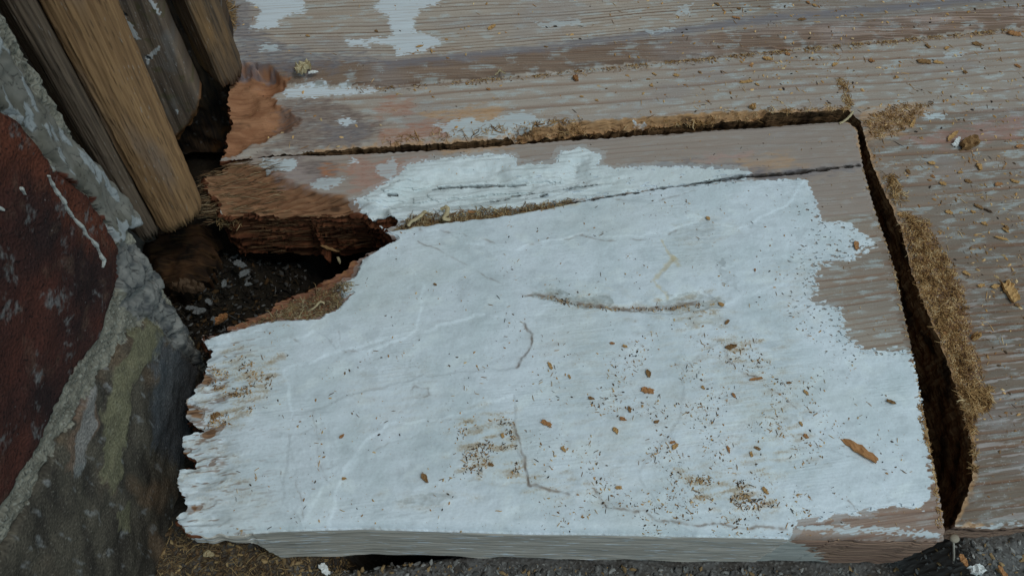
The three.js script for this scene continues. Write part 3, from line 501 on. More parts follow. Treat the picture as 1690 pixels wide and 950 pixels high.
// ------------------------------------------------------------------ the sill left in place
const sill = thing('window_sill', 'weathered pink-grey wooden window sill left in place around the saw cuts', 'window sill');
{
  const P = plate({ x0: -0.115, x1: 0.456, z0: -0.456, z1: -0.03, cell: 0.0008, sdf: sillS, h: sillH, bottom: (x, z, y) => (z > -0.05 && x > 0.21 ? -0.02 : -0.046), rows: 22,
    key: (x, z) => (z < -0.45 || x > 0.45 ? 'outer' : z > -0.0475 && x > 0.209 ? 'front' : x < -0.055 ? 'rot' : 'saw'),
    rough: (x, z, y, k, t) => (k === 'rot' ? 0.002 * N3(x * 120, y * 160, z * 120) - 0.004 * t : k === 'saw' ? 0.0010 * N3(x * 60, y * 330, z * 60) + 0.0006 * N3(x * 300, y * 900, z * 300) - 0.0012 * sst(0.1, 0.5, t) : 0), uv: TOP.uv });
  part('board', P.top, topWood, sill);
  if (P.sides.saw) part('sawn_face', su(P.sides.saw), M_sawn, sill);
  if (P.sides.rot) part('rotten_end', su(P.sides.rot), M_rot, sill);
  if (P.sides.front) part('front_face', su(P.sides.front), M_frontWood, sill);
  if (P.sides.outer) part('outer_face', su(P.sides.outer), M_frontWood, sill);
}
// ------------------------------------------------------------------ the block cut free
const block = thing('sill_block', 'cut-free sill block with thick white paint and a rotted left end', 'wood block');
const frontSpan = (x, z) => -D_front(x, z) < 0.0035;
const blockBottom = (x, z) => -0.043 + (x < xOf(430, 880) && z > -0.12 ? 0.030 * sst(xOf(440, 880), xOf(395, 880), x) : 0) + 0.0008 * N2(x * 60, z * 60);
{
  const P = plate({ x0: -0.1, x1: 0.26, z0: -0.265, z1: -0.035, cell: 0.0005, sdf: blockS, h: blockH, bottom: blockBottom, rows: 26,
    key: (x, z) => (frontSpan(x, z) && x > -0.075 ? 'front' : x > xOf(1405, 230) - 0.001 - 0.19 * (z + 0.25) - 0.003 || (z < -0.235 && x > -0.03) ? 'saw' : 'rot'),
    rough: (x, z, y, k, t) => (k === 'rot' ? (0.0024 * N3(x * 14, y * 300, z * 14) + 0.0011 * N3(x * 40, y * 900, z * 40)) - (z < -0.18 ? 0.004 * t : 0.005 * t) : k === 'saw' ? 0.0006 * N3(x * 200, y * 500, z * 200) : 0.0004 * N3(x * 20, y * 900, z * 20) - 0.0008 * sst(0.02, 0.05, t) * sst(0.14, 0.08, t) * 1.6), uv: TOP.uv });
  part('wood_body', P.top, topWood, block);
  if (P.sides.saw) part('sawn_end', su(P.sides.saw), M_sawn, block);
  if (P.sides.rot) part('rotten_face', su(P.sides.rot), M_rot, block);
  if (P.sides.front) part('front_face', su(P.sides.front), M_frontWood, block);
  const Q = plate({ x0: -0.1, x1: 0.24, z0: -0.235, z1: -0.035, cell: 0.0005, sdf: panelPaintS, h: paintH, bottom: (x, z, y) => (frontSpan(x, z) && x > -0.084 ? blockBottom(x, z) + 0.001 : y - 0.0009), rows: 22,
    key: (x, z) => (frontSpan(x, z) && x > -0.084 ? 'front' : 'lip'), rough: (x, z, y, k) => (k === 'front' ? 0.0005 * N3(x * 30, y * 260, z * 30) + 0.0003 : 0), uv: TOP.uv });
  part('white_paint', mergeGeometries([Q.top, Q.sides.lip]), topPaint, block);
  if (Q.sides.front) tag(part('painted_front', su(Q.sides.front), M_frontPaint, block), 'dull grey-white painted front of the block');
  const R = plate({ x0: -0.03, x1: 0.2, z0: -0.25, z1: -0.2, cell: 0.0005, sdf: stripPaintS, h: (x, z) => blockH(x, z) + 0.00045 + 0.00008 * N2(x * 200, z * 200), bottom: (x, z, y) => y - 0.0008, key: () => 'lip', uv: TOP.uv });
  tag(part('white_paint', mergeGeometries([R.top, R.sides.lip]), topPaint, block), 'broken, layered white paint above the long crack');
}
{ // broken slabs of old paint standing along the crack
  const SL = [[[705, 315, 713, 308, 760, 306, 810, 304, 900, 301, 960, 299, 962, 308, 900, 314, 811, 315, 781, 318, 749, 321, 727, 327, 713, 325], 0.0016], [[721, 300, 761, 297, 793, 295, 862, 293, 930, 291, 930, 297, 828, 299, 773, 300, 725, 305], 0.0013], [[630, 313, 650, 304, 661, 300, 701, 297, 714, 299, 701, 305, 661, 310, 634, 318], 0.0014],
    [[681, 320, 705, 319, 707, 328, 683, 331], 0.0013], [[751, 323, 781, 320, 805, 317, 804, 321, 761, 331, 727, 332], 0.0008], [[600, 326, 640, 320, 672, 318, 674, 325, 640, 330, 606, 333], 0.0012], [[860, 318, 930, 312, 1010, 302, 1010, 308, 940, 318, 870, 326], 0.0010], [[640, 336, 672, 333, 676, 342, 655, 346], 0.0009]];
  for (const [fl, up] of SL) {
    const p = pts(fl), A = area(p, 0.006, 0.0003), xs = p.map((q) => q[0]), zs = p.map((q) => q[1]), sd = (x, z) => A(x, z) + 0.0006 * N2(x * 160 + fl[0], z * 420) + 0.0003 * N2(x * 500, z * 900);
    const P = plate({ x0: Math.min(...xs) - 0.003, x1: Math.max(...xs) + 0.003, z0: Math.min(...zs) - 0.003, z1: Math.max(...zs) + 0.003, cell: 0.0004, sdf: sd, h: (x, z) => blockH(x, z) + up + 0.0005 * N2(x * 60 + fl[1], z * 120) - 0.0004 * sst(0.0006, 0, sd(x, z)), key: () => 'lip', bottom: (x, z, y) => y - 0.0011, uv: TOP.uv });
    if (P.sides.lip) part('paint_slab', mergeGeometries([P.top, P.sides.lip]), topPaint, block);
  }
}
const surfaceY = (x, z) => {
  if (blockS(x, z) > 0) return panelPaintS(x, z) > 0 ? paintH(x, z) : blockH(x, z) + (stripPaintS(x, z) > 0 ? 0.0005 : 0);
  if (sillS(x, z) > 0) return sillH(x, z);
  return groundY(x, z);
};

// ------------------------------------------------------------------ upright planes: wall and frame
const UP = new THREE.Vector3(0, 1, 0);
function upright(O, d, n) { // a plane with its own level axes; relief runs along n
  const Z = new THREE.Vector3().crossVectors(d, n), mat = new THREE.Matrix4().makeBasis(d, n, Z).setPosition(O);
  return { mat, Z, px: (px, py, lift = 0) => { const r = ray(px, py), t = (O.clone().addScaledVector(n, lift).sub(EYE).dot(n)) / r.dot(n), p = r.multiplyScalar(t).add(EYE).sub(O); return [p.dot(d), p.dot(Z)]; } };
}
const poly = (pl, flat) => { const o = []; for (let i = 0; i < flat.length; i += 2) o.push(pl.px(flat[i], flat[i + 1])); return o; };
const strokeOn = (pl, flat) => { const o = []; for (let i = 0; i < flat.length; i += 3) o.push([...pl.px(flat[i], flat[i + 1]), flat[i + 2] * 0.0002]); return stroke(o); };
const W12 = (12 * Math.PI) / 180;
const WALL = upright(new THREE.Vector3(-0.0868, 0, -0.174), new THREE.Vector3(-Math.sin(W12), 0, Math.cos(W12)), new THREE.Vector3(Math.cos(W12), 0, Math.sin(W12)));
const wall = thing('brick_wall', 'old red brick wall with mortar joint and flaking paint beside the rotten sill end', 'brick wall');
{
  const JOINT_HI = [200, 412, 197, 470, 165, 560, 120, 622, 62, 745, 0, 850, -70, 960];
  const A_brick = area([...poly(WALL, [-260, 20, -60, 130, 0, 178, 35, 195, 65, 240, 100, 282, 150, 322, 180, 370, ...JOINT_HI]), [0.16, 0.19]], 0.02);
  const A_low = area([...poly(WALL, [246, 522, 292, 562, 322, 600]), [0.004, -0.058], [0.22, -0.058], ...poly(WALL, [-30, 985, 0, 925, 60, 812, 100, 732, 150, 652, 203, 566])], 0.02);
  const A_band = area(poly(WALL, [-120, -60, -20, 30, 30, 108, 100, 202, 160, 262, 212, 322, 232, 352, 236, 372, 226, 380, 214, 376, 205, 395, 196, 410, 180, 372, 150, 324, 100, 284, 65, 242, 35, 197, 0, 180, -60, 134, -200, 40]), 0.02);
  const A_lump = area(poly(WALL, [200, 408, 222, 400, 240, 412, 262, 452, 276, 494, 300, 530, 335, 588, 345, 604, 320, 602, 290, 572, 262, 528, 225, 522, 205, 502, 197, 470]), 0.02);
  const A_yel = area(poly(WALL, [190, 610, 225, 540, 262, 512, 274, 545, 266, 590, 236, 606, 218, 650, 206, 780, 182, 815, 166, 790, 170, 690]), 0.02);
  const A_yel2 = area(poly(WALL, [192, 850, 212, 830, 224, 850, 216, 880, 196, 876]), 0.01);
  const A_blue = area(poly(WALL, [262, 555, 300, 560, 330, 600, 330, 700, 300, 780, 250, 740, 250, 640]), 0.02);
  const A_pinkp = area(poly(WALL, [135, 650, 160, 640, 165, 700, 130, 780, 105, 780]), 0.01);
  const A_grp = area(poly(WALL, [150, 640, 165, 620, 160, 700, 135, 790, 120, 790, 130, 720]), 0.01);
  const A_ruddy = area(poly(WALL, [-100, 130, 35, 195, 150, 322, 200, 412, 150, 400, 60, 290, -60, 240]), 0.02);
  const WM = maps(1024, 1024, -0.02, -0.06, 0.24, 0.2, (u, v, o) => {
    const au = u + 0.0015 * N2(u * 90, v * 90) + 0.0007 * N2(u * 300, v * 300), av = v + 0.0015 * N2(u * 90 + 30, v * 90) + 0.0007 * N2(u * 300 + 5, v * 300);
    const big = fbm(u * 22, v * 22, 4), mid = fbm(u * 90, v * 90, 4), fine = N2(u * 700, v * 700);
    // mortar
    setc(o, [0.32, 0.29, 0.23]); mix3(o, [0.15, 0.135, 0.105], clamp(0.5 + 0.8 * mid)); mix3(o, [0.4, 0.385, 0.33], 0.6 * sst(0.35, 0.7, fine)); mix3(o, [0.05, 0.045, 0.04], 0.6 * sst(0.5, 0.8, N2(u * 520 + 9, v * 520)));
    o[3] = 0.5 + 0.3 * fine + 0.15 * mid;
    const b = A_brick(au, av);
    if (b > 0) {
      setc(o, [0.085, 0.03, 0.022]); mix3(o, [0.032, 0.018, 0.017], clamp(0.5 + 1.1 * big)); mix3(o, [0.17, 0.05, 0.026], 0.6 * sst(-0.008, 0.006, A_ruddy(au, av) + 0.006 * mid)); mix3(o, [0.16, 0.10, 0.07], 0.3 * sst(0.2, 0.7, fbm(u * 60 + 4, v * 60, 3)));
      const ef = fbm(u * 45 + 9, v * 45, 4) + 0.5 * fbm(u * 260, v * 260, 3); mix3(o, [0.19, 0.185, 0.18], 0.75 * sst(0.3, 0.85, ef)); mix3(o, [0.3, 0.29, 0.28], 0.6 * sst(0.86, 0.95, N2(u * 620, v * 620)) * sst(-0.2, 0.3, big));
      { const gr = 1 + 0.16 * fine + 0.12 * N2(u * 1300, v * 1300); o[0] *= gr; o[1] *= gr; o[2] *= gr; mix3(o, [0.012, 0.009, 0.009], 0.7 * sst(0.68, 0.85, N2(u * 380 + 4, v * 380))); } o[3] = 0.5 + 0.25 * mid + 0.3 * fine - 0.3 * sst(0.68, 0.85, N2(u * 380 + 4, v * 380));
    }
    const l = A_low(au, av);
    if (l > 0) {
      const st = fbm(u * 60 + v * 20, v * 22, 4);
      setc(o, [0.12, 0.10, 0.075]); mix3(o, [0.06, 0.05, 0.04], clamp(0.5 + 1.1 * st)); mix3(o, [0.2, 0.125, 0.075], 0.6 * sst(0.1, 0.6, fbm(u * 30 + 7, v * 12, 3))); mix3(o, [0.3, 0.29, 0.28], 0.6 * sst(0.35, 0.7, fbm(u * 140, v * 40 + 8, 3)));
      const y = Math.max(A_yel(au, av), A_yel2(au, av)) + 0.002 * mid; if (y > -0.001) { mix3(o, [0.235, 0.21, 0.125], sst(-0.0004, 0.0022, y + 0.0022 * mid) * 0.78); mix3(o, [0.13, 0.115, 0.075], 0.6 * sst(0, 0.5, mid) * sst(0, 0.001, y)); }
      const bl = A_blue(au, av) + 0.006 * mid; mix3(o, [0.10, 0.108, 0.12], 0.75 * sst(-0.003, 0.006, bl));
      const pk = A_pinkp(au, av) + 0.002 * mid; mix3(o, [0.27, 0.17, 0.12], 0.55 * sst(-0.001, 0.002, pk)); const gp = A_grp(au, av) + 0.001 * mid; mix3(o, [0.3, 0.3, 0.29], 0.6 * sst(0, 0.002, gp));
      { const gr = N2(u * 1300, v * 1300); o[0] *= 1 + 0.25 * fine + 0.2 * gr; o[1] *= 1 + 0.25 * fine + 0.2 * gr; o[2] *= 1 + 0.25 * fine + 0.2 * gr; mix3(o, [0.33, 0.3, 0.25], 0.5 * sst(0.75, 0.9, fine)); mix3(o, [0.02, 0.018, 0.016], 0.6 * sst(0.7, 0.9, N2(u * 420 + 8, v * 420))); } o[3] = 0.5 + 0.25 * mid + 0.2 * fine + (y > 0 ? 0.15 : 0);
    }
    const bd = A_band(au, av) + 0.0012 * mid;
    if (bd > -0.001) {
      const k = sst(-0.0002, 0.0006, bd), t = fbm(u * 130, v * 36, 4);
      const cr = Math.abs(fbm(u * 150 + 5, v * 60, 3)), wh = sst(0.02, 0.12, t + 0.35 * sst(0.09, 0.05, v) - 0.12); mix3(o, [0.22, 0.2, 0.17], k); mix3(o, [0.15, 0.135, 0.105], 0.8 * k * sst(-0.1, 0.45, fbm(u * 60 + 5, v * 40, 4))); mix3(o, [0.37, 0.375, 0.37], k * wh); mix3(o, [0.08, 0.07, 0.06], 0.8 * k * sst(0.05, 0.0, cr) * (1 - 0.5 * wh)); o[3] = mix(o[3], 0.4 + 0.15 * t + 0.3 * wh - 0.3 * sst(0.05, 0, cr), k);
    }
    const lm = A_lump(au, av);
    if (lm > -0.0005) { const k = sst(-0.0004, 0.0004, lm), t = fbm(u * 150, v * 100, 4); const cr = Math.abs(fbm(u * 110 + 15, v * 90, 3)); mix3(o, [0.2, 0.19, 0.175], k); mix3(o, [0.085, 0.085, 0.085], k * sst(0, 0.5, t)); mix3(o, [0.3, 0.275, 0.25], 0.6 * k * sst(0.1, 0.5, -t)); mix3(o, [0.04, 0.036, 0.034], 0.8 * k * sst(0.06, 0, cr)); o[3] = mix(o[3], 0.5 + 0.3 * t - 0.3 * sst(0.06, 0, cr), k); }
  });
  const WU = WM.uv, matW = stdMat({ map: WM.map, bumpMap: WM.bumpMap, bumpScale: 0.0006, roughness: 0.9 });
  const put = (name, o, label) => { const P = plate({ rows: 4, key: () => 'lip', bottom: (x, z, y) => y - 0.008, uv: WU, ...o }); const g = mergeGeometries([P.top, P.sides.lip].filter(Boolean)); const m = part(name, g.applyMatrix4(WALL.mat), matW, wall); if (label) m.userData.label = label; return m; };
  const ed = (f, a = 0.0009) => (u, v) => f(u, v) + a * N2(u * 150, v * 150) + a * 0.6 * N2(u * 420, v * 420);
  const round = (d, r, hgt) => hgt * Math.sqrt(1 - Math.pow(1 - clamp(d / r), 2));
  put('mortar', { x0: -0.004, x1: 0.24, z0: -0.06, z1: 0.2, cell: 0.001, sdf: (u, v) => (u > 0.0005 ? 1 : u - 0.0005), h: (u, v) => -0.0016 + 0.0014 * fbm(u * 120, v * 120, 4) + 0.0006 * N2(u * 700, v * 700) });
  put('brick', { x0: 0, x1: 0.2, z0: 0.03, z1: 0.2, cell: 0.0012, sdf: ed(A_brick), h: (u, v) => -0.0035 + round(A_brick(u, v), 0.0016, 0.0032) + 0.0012 * fbm(u * 60, v * 60, 4) }, 'dark red brick with pale blotches');
  put('brick', { x0: 0, x1: 0.24, z0: -0.06, z1: 0.14, cell: 0.0012, sdf: ed(A_low, 0.0004), h: (u, v) => -0.0035 + round(A_low(u, v), 0.002, 0.003) + 0.0014 * fbm(u * 50, v * 40, 3) + 0.0006 * sst(0, 0.0008, A_yel(u, v)) }, 'brown brick with yellow-green paint remnants');
  put('painted_mortar', { x0: -0.006, x1: 0.16, z0: 0.02, z1: 0.26, cell: 0.0007, sdf: ed(A_band, 0.0014), h: (u, v) => -0.004 + round(A_band(u, v) + 0.0008 * N2(u * 200, v * 120), 0.0022, 0.004) + 0.0016 * fbm(u * 50, v * 24, 3) + 0.0005 * sst(-0.05, 0.05, fbm(u * 120, v * 34, 3)) + 0.0003 * N2(u * 260, v * 160) });
  put('mortar_lump', { x0: -0.01, x1: 0.06, z0: -0.05, z1: 0.1, cell: 0.0007, sdf: ed(A_lump, 0.0012), h: (u, v) => -0.004 + round(A_lump(u, v), 0.003, 0.004) + 0.0026 * fbm(u * 60, v * 50, 3) + 0.0012 * Math.round(2.0 * fbm(u * 62, v * 48, 2)) + 0.0004 * fbm(u * 300, v * 300, 2) });
  const DR = [[74, 290, 2.2, 90, 312, 2.6, 108, 340, 2.8, 119, 353, 2.6], [121, 356, 2.6, 136, 378, 2.6, 155, 404, 2.2, 166, 422, 2.0], [165, 422, 3.2, 170, 428, 4.2, 168, 442, 1.2], [33, 311, 2.4, 40, 321, 2.0], [-2, 342, 3, 3, 346, 2]];
  for (const l0 of DR) { const l = l0.map((v, i) => (i % 3 === 2 ? v * 0.72 : v)); const s = strokeOn(WALL, l), f = (u, v) => s(u, v) + 0.0003 * N2(u * 300, v * 300); let a = 1e9, b = -1e9, c = 1e9, d = -1e9; for (let i = 0; i < l.length; i += 3) { const q = WALL.px(l[i], l[i + 1]); a = Math.min(a, q[0]); b = Math.max(b, q[0]); c = Math.min(c, q[1]); d = Math.max(d, q[1]); }
    const P = plate({ x0: a - 0.002, x1: b + 0.002, z0: c - 0.002, z1: d + 0.002, cell: 0.00035, sdf: f, h: (u, v) => 0.0003 + 0.0005 * Math.sqrt(clamp(f(u, v) / 0.0006)) + 0.0012 * fbm(u * 60, v * 60, 4), rows: 2, key: () => 'lip', bottom: (x, z, y) => y - 0.002, uv: () => [0, 0] });
    part('paint_drip', mergeGeometries([P.top, P.sides.lip]).applyMatrix4(WALL.mat), stdMat({ color: C3([0.44, 0.435, 0.4]), roughness: 0.6 }), wall); }
  // the wall behind and above, out of the picture
  const core = new THREE.BoxGeometry(0.62, 0.12, 1.06).translate(0.3105, -0.0725, 0.469);
  part('wall_core', core.applyMatrix4(WALL.mat), stdMat({ color: C3([0.2, 0.18, 0.15]), roughness: 1 }), wall);
  part('wall_core', new THREE.BoxGeometry(0.18, 1.1, 0.32).translate(-0.2085, 0.49, -0.342), stdMat({ color: C3([0.16, 0.14, 0.12]), roughness: 1 }), wall);
  const bm = stdMat({ color: C3([0.13, 0.05, 0.036]), roughness: 0.95 });
  for (let r = 0; r < 10; r++) for (let k = 0; k < 3; k++) { const g = new THREE.BoxGeometry(0.195, 0.016, 0.063).translate(0.11 + k * 0.206 + (r % 2) * 0.05 - (r % 2 && !k ? 0.025 : 0), -0.006 + 0.001 * rr(-1, 1), 0.245 + r * 0.074); part('brick', g.applyMatrix4(WALL.mat), bm, wall); }
  for (let r = 0; r < 3; r++) for (let k = 0; k < 2; k++) part('brick', new THREE.BoxGeometry(0.195, 0.016, 0.063).translate(0.345 + k * 0.206, -0.006, -0.02 + r * 0.074).applyMatrix4(WALL.mat), bm, wall);
}

// ------------------------------------------------------------------ the upright timbers of the window frame
const frame = thing('window_frame', 'upright weathered brown timbers of the window frame beside the brick wall', 'window frame');
const TIMBER = (dark, seedv, tones) => maps(512, 1024, 0, 0, 0.12, 0.24, (u, v, o) => {
  const f = N2(u * 330 + seedv, v * 9) * 0.5 + N2(u * 900 + seedv, v * 24) * 0.5, big = fbm(u * 40 + seedv, v * 8, 4), fl = N2(u * 1500 + seedv, v * 70);
  setc(o, tones[0]); mix3(o, tones[1], clamp(0.45 + 0.7 * f)); mix3(o, tones[2], clamp(sst(0.1, 0.7, big) * 0.8)); mix3(o, [0.05, 0.035, 0.025], 0.55 * sst(0.55, 0.9, fl)); mix3(o, [0.46, 0.44, 0.41], 0.5 * sst(0.72, 0.95, N2(u * 800 + seedv, v * 110)) * sst(-0.1, 0.4, fbm(u * 30, v * 14 + seedv, 3)));
  o[3] = 0.5 + 0.3 * f - 0.2 * sst(0.55, 0.9, fl);
});
function post(name, flat, y0, { top = 0.75, lean = [0, 0], tones, seedv = 0, label, slant = () => 0, rag = 0.002 }) {
  const cp = pts(flat, y0).map(([x, z]) => new THREE.Vector3(x, 0, z)), curve = new THREE.CatmullRomCurve3(cp, true, 'catmullrom', 0.25), n = 150, ring = curve.getSpacedPoints(n);
  const ys = []; for (let y = 0; y < 0.2; y += 0.0016) ys.push(y); ys.push(0.25, 0.35, 0.5, top);
  const c = ring.reduce((a, p) => a.add(p), new THREE.Vector3()).multiplyScalar(1 / ring.length), pos = [], uv = [], idx = []; let L = 0;
  const M = TIMBER(0, seedv, tones), W = n + 1;
  for (let i = 0; i <= n; i++) {
    const p = ring[i % n]; if (i) L += p.distanceTo(ring[(i - 1)]);
    const dx = p.x - c.x, dz = p.z - c.z, l = Math.hypot(dx, dz), b = slant(p.x, p.z) + rag * (N2(i * 0.35 + seedv, 1) + 0.6 * N2(i * 1.1 + seedv, 4));
    for (const y of ys) {
      const yy = Math.max(y, 0) + b * (1 - sst(0, 0.03, y)), d = 0.00035 * N2(i * 0.5 + seedv, y * 12) + 0.00025 * N2(i * 1.4, y * 60 + seedv) - 0.0018 * (1 - sst(0, 0.006, y));
      pos.push(p.x + (dx / l) * d + lean[0] * y, y0 + yy, p.z + (dz / l) * d + lean[1] * y); const t = M.uv(L, Math.min(y, 0.2399) + 0.0001); uv.push(t[0], t[1]);
    }
  }
  const H = ys.length; for (let i = 0; i < n; i++) for (let j = 0; j + 1 < H; j++) { const a = i * H + j, b2 = (i + 1) * H + j; idx.push(a, a + 1, b2, b2, a + 1, b2 + 1); }
  const e = pos.length / 3; pos.push(c.x, y0 + 0.001, c.z); uv.push(0.5, 0.5); for (let i = 0; i < n; i++) idx.push(i * H, (i + 1) * H, e);
  const g = new THREE.BufferGeometry(); g.setAttribute('position', new THREE.Float32BufferAttribute(pos, 3)); g.setAttribute('uv', new THREE.Float32BufferAttribute(uv, 2)); g.setIndex(idx); g.computeVertexNormals();
  const m = part(name, g, stdMat({ map: M.map, bumpMap: M.bumpMap, bumpScale: 0.0007, roughness: 0.85 }), frame); if (label) m.userData.label = label; return m;
}
post('timber_strip', [236, 402, 252, 402, 264, 388, 250, 350, 215, 340, 210, 375], 0, { tones: [[0.21, 0.15, 0.105], [0.085, 0.062, 0.046], [0.3, 0.27, 0.24]], seedv: 3, label: 'narrow grey-brown strip beside the mortar', rag: 0.003 });
post('rounded_bead', [266, 386, 284, 388, 308, 378, 328, 362, 336, 348, 332, 330, 312, 310, 270, 318, 255, 350], 0, { tones: [[0.42, 0.24, 0.115], [0.21, 0.115, 0.058], [0.24, 0.165, 0.12]], seedv: 11, label: 'thick light brown rounded bead' });
post('bead', [326, 108, 346, 128, 368, 148, 384, 143, 401, 131, 404, 118, 394, 96, 360, 80, 330, 86], 0.001, { tones: [[0.24, 0.15, 0.085], [0.085, 0.065, 0.05], [0.36, 0.2, 0.085]], seedv: 23, lean: [-0.07, 0], label: 'dark bead with an orange-brown edge' });
{ // flat board between the beads, with two nail holes and runs of white paint
  const q = at(331, 168, 0), BD = upright(new THREE.Vector3(q.x, 0, q.z), new THREE.Vector3(1, 0, 0), new THREE.Vector3(0, 0, 1));
  const A = area([...poly(BD, [254, -2, 292, 82, 322, 146, 331, 168, 326, 188, 312, 212, 284, 248, 262, 262, 240, 262]), [-0.07, -0.05], [-0.07, -0.3], [-0.02, -0.3]], 0.02);
  const holes = [[203, 24, 5], [244, 95, 4]].map(([x, y, r]) => [...BD.px(x, y), r * 0.0002]);
  const runs = strokeOn(BD, [203, 30, 4, 212, 42, 7, 222, 58, 7, 230, 64, 3]), run2 = strokeOn(BD, [262, 76, 3, 254, 86, 6, 244, 96, 6, 243, 104, 3]), spot = strokeOn(BD, [291, 182, 3, 293, 188, 3]), spot2 = strokeOn(BD, [243, -4, 5, 252, 8, 4, 262, 26, 3]);
  const A_rust = area(poly(BD, [331, 160, 334, 172, 322, 205, 284, 252, 262, 268, 280, 232, 310, 205]), 0.01);
  const BM = maps(512, 512, -0.08, -0.22, 0.012, 0.03, (u, v, o) => {
    const f = N2(u * 300, v * 16) * 0.5 + N2(u * 900, v * 40) * 0.5, big = fbm(u * 60, v * 30, 4);
    setc(o, [0.26, 0.185, 0.13]); mix3(o, [0.13, 0.1, 0.08], clamp(0.5 + 0.7 * f)); mix3(o, [0.2, 0.175, 0.155], sst(0, 0.6, big)); mix3(o, [0.13, 0.12, 0.055], 0.6 * sst(0.2, 0.6, fbm(u * 70 + 8, v * 70, 3))); mix3(o, [0.45, 0.42, 0.4], 0.6 * sst(0.7, 0.95, N2(u * 600, v * 250)));
    const a = u + 0.0004 * N2(u * 300, v * 300), b = v + 0.0004 * N2(u * 300 + 9, v * 300), w = Math.max(runs(a, b), run2(a, b), spot(a, b), spot2(a, b)); mix3(o, [0.56, 0.56, 0.55], sst(0, 0.0002, w + 0.0004 * N2(u * 500, v * 500)));
    mix3(o, [0.34, 0.14, 0.045], 0.9 * sst(-0.0015, 0.0015, A_rust(a, b) + 0.0015 * big));
    for (const [hx, hz, r] of holes) mix3(o, [0.16, 0.16, 0.165], sst(r + 0.0004, r, Math.hypot(u - hx, v - hz)));
    o[3] = 0.5 + 0.25 * f + (w > 0 ? 0.2 : 0);
  });
  const P = plate({ x0: -0.071, x1: 0.02, z0: -0.3, z1: 0.06, cell: 0.0008, sdf: (u, v) => A(u, v) + 0.0009 * N2(u * 200, v * 60) * sst(-0.02, 0, v) + 0.0003 * N2(u * 100, v * 40), h: (u, v) => { let h = 0.0005 * N2(u * 200, v * 10) - 0.004 * sst(0, 0.004, A_rust(u, v)) - 0.002 * sst(0.002, 0, A(u, v)); for (const [hx, hz, r] of holes) h -= 0.0025 * sst(r, r * 0.6, Math.hypot(u - hx, v - hz)); return h; }, rows: 4, key: () => 'lip', bottom: (x, z, y) => -0.012, uv: BM.uv });
  part('board', mergeGeometries([P.top, P.sides.lip]).applyMatrix4(BD.mat), stdMat({ map: BM.map, bumpMap: BM.bumpMap, bumpScale: 0.0006, roughness: 0.88 }), frame).userData.label = 'flat grey-brown board with two nail holes and white paint runs';
  // what stands behind in the gap
  const B2 = upright(new THREE.Vector3(q.x, 0, q.z - 0.020), new THREE.Vector3(1, 0, 0), new THREE.Vector3(0, 0, 1));
  const IM = maps(512, 512, -0.1, -0.1, 0.06, 0.07, (u, v, o) => { const f = N2(u * 160, v * 22) * 0.5 + N2(u * 600, v * 60) * 0.5; setc(o, [0.12, 0.075, 0.045]); mix3(o, [0.045, 0.035, 0.03], clamp(0.5 + 0.9 * f)); mix3(o, [0.4, 0.38, 0.36], 0.5 * sst(0.35, 0.7, fbm(u * 110, v * 90, 4))); mix3(o, [0.24, 0.11, 0.04], 0.7 * sst(0.2, 0.6, fbm(u * 50 + 3, v * 50, 3))); o[3] = 0.5 + 0.4 * f; });
  const I = plate({ x0: -0.1, x1: 0.016, z0: -0.4, z1: 0.06, cell: 0.0016, sdf: () => 1, h: (u, v) => 0.003 * fbm(u * 50, v * 30, 4) - (u > 0.0 ? 0.004 : 0), rows: 1, key: () => 'lip', bottom: () => -0.02, uv: IM.uv });
  part('inner_board', mergeGeometries([I.top, I.sides.lip]).applyMatrix4(B2.mat), stdMat({ map: IM.map, bumpMap: IM.bumpMap, bumpScale: 0.001, roughness: 0.95 }), frame);
  // the window itself, above and behind the picture
  const pm = stdMat({ color: C3([0.5, 0.47, 0.44]), roughness: 0.7 });
  part('bottom_rail', new THREE.BoxGeometry(1.0, 0.09, 0.05).translate(0.4, 0.075, -0.49), pm, frame);
  part('stile', new THREE.BoxGeometry(0.09, 0.9, 0.05).translate(-0.055, 0.575, -0.489), pm, frame);
  part('pane', new THREE.BoxGeometry(0.9, 0.9, 0.006).translate(0.44, 0.575, -0.495), new THREE.MeshPhysicalMaterial({ color: 0x20242a, roughness: 0.05, metalness: 0 }), frame);
}
{ // rotten stub of the sill left in the wall, low in the hollow
  const py = -0.036, A = area(pts([215, 398, 265, 376, 345, 350, 352, 395, 348, 430, 335, 452, 300, 472, 255, 470], py), 0.01);
  const M = maps(256, 256, -0.13, -0.25, -0.05, -0.17, (x, z, o) => { const f = N2(x * 60, z * 500), b = fbm(x * 70, z * 70, 3); setc(o, [0.065, 0.032, 0.016]); mix3(o, [0.016, 0.011, 0.008], clamp(0.5 + 1.1 * b)); mix3(o, [0.13, 0.07, 0.03], 0.4 * sst(0.2, 0.8, f)); o[3] = 0.5 + 0.3 * f + 0.2 * b; });
  const P = plate({ x0: -0.13, x1: -0.05, z0: -0.25, z1: -0.16, cell: 0.0008, sdf: (x, z) => A(x, z) + 0.003 * N2(x * 90, z * 130) + 0.0015 * N2(x * 260, z * 300), h: (x, z) => py - 0.006 * sst(0.006, 0, A(x, z)) + 0.0045 * fbm(x * 50, z * 190, 5), rows: 8, key: () => 'lip', bottom: () => -0.05, rough: (x, z, y) => 0.0015 * N3(x * 100, y * 250, z * 100), uv: M.uv });
  part('rotten_stub', mergeGeometries([P.top, P.sides.lip]), stdMat({ map: M.map, bumpMap: M.bumpMap, bumpScale: 0.001, roughness: 0.95 }), sill).userData.label = 'orange-brown rotten stub low in the hollow';
}

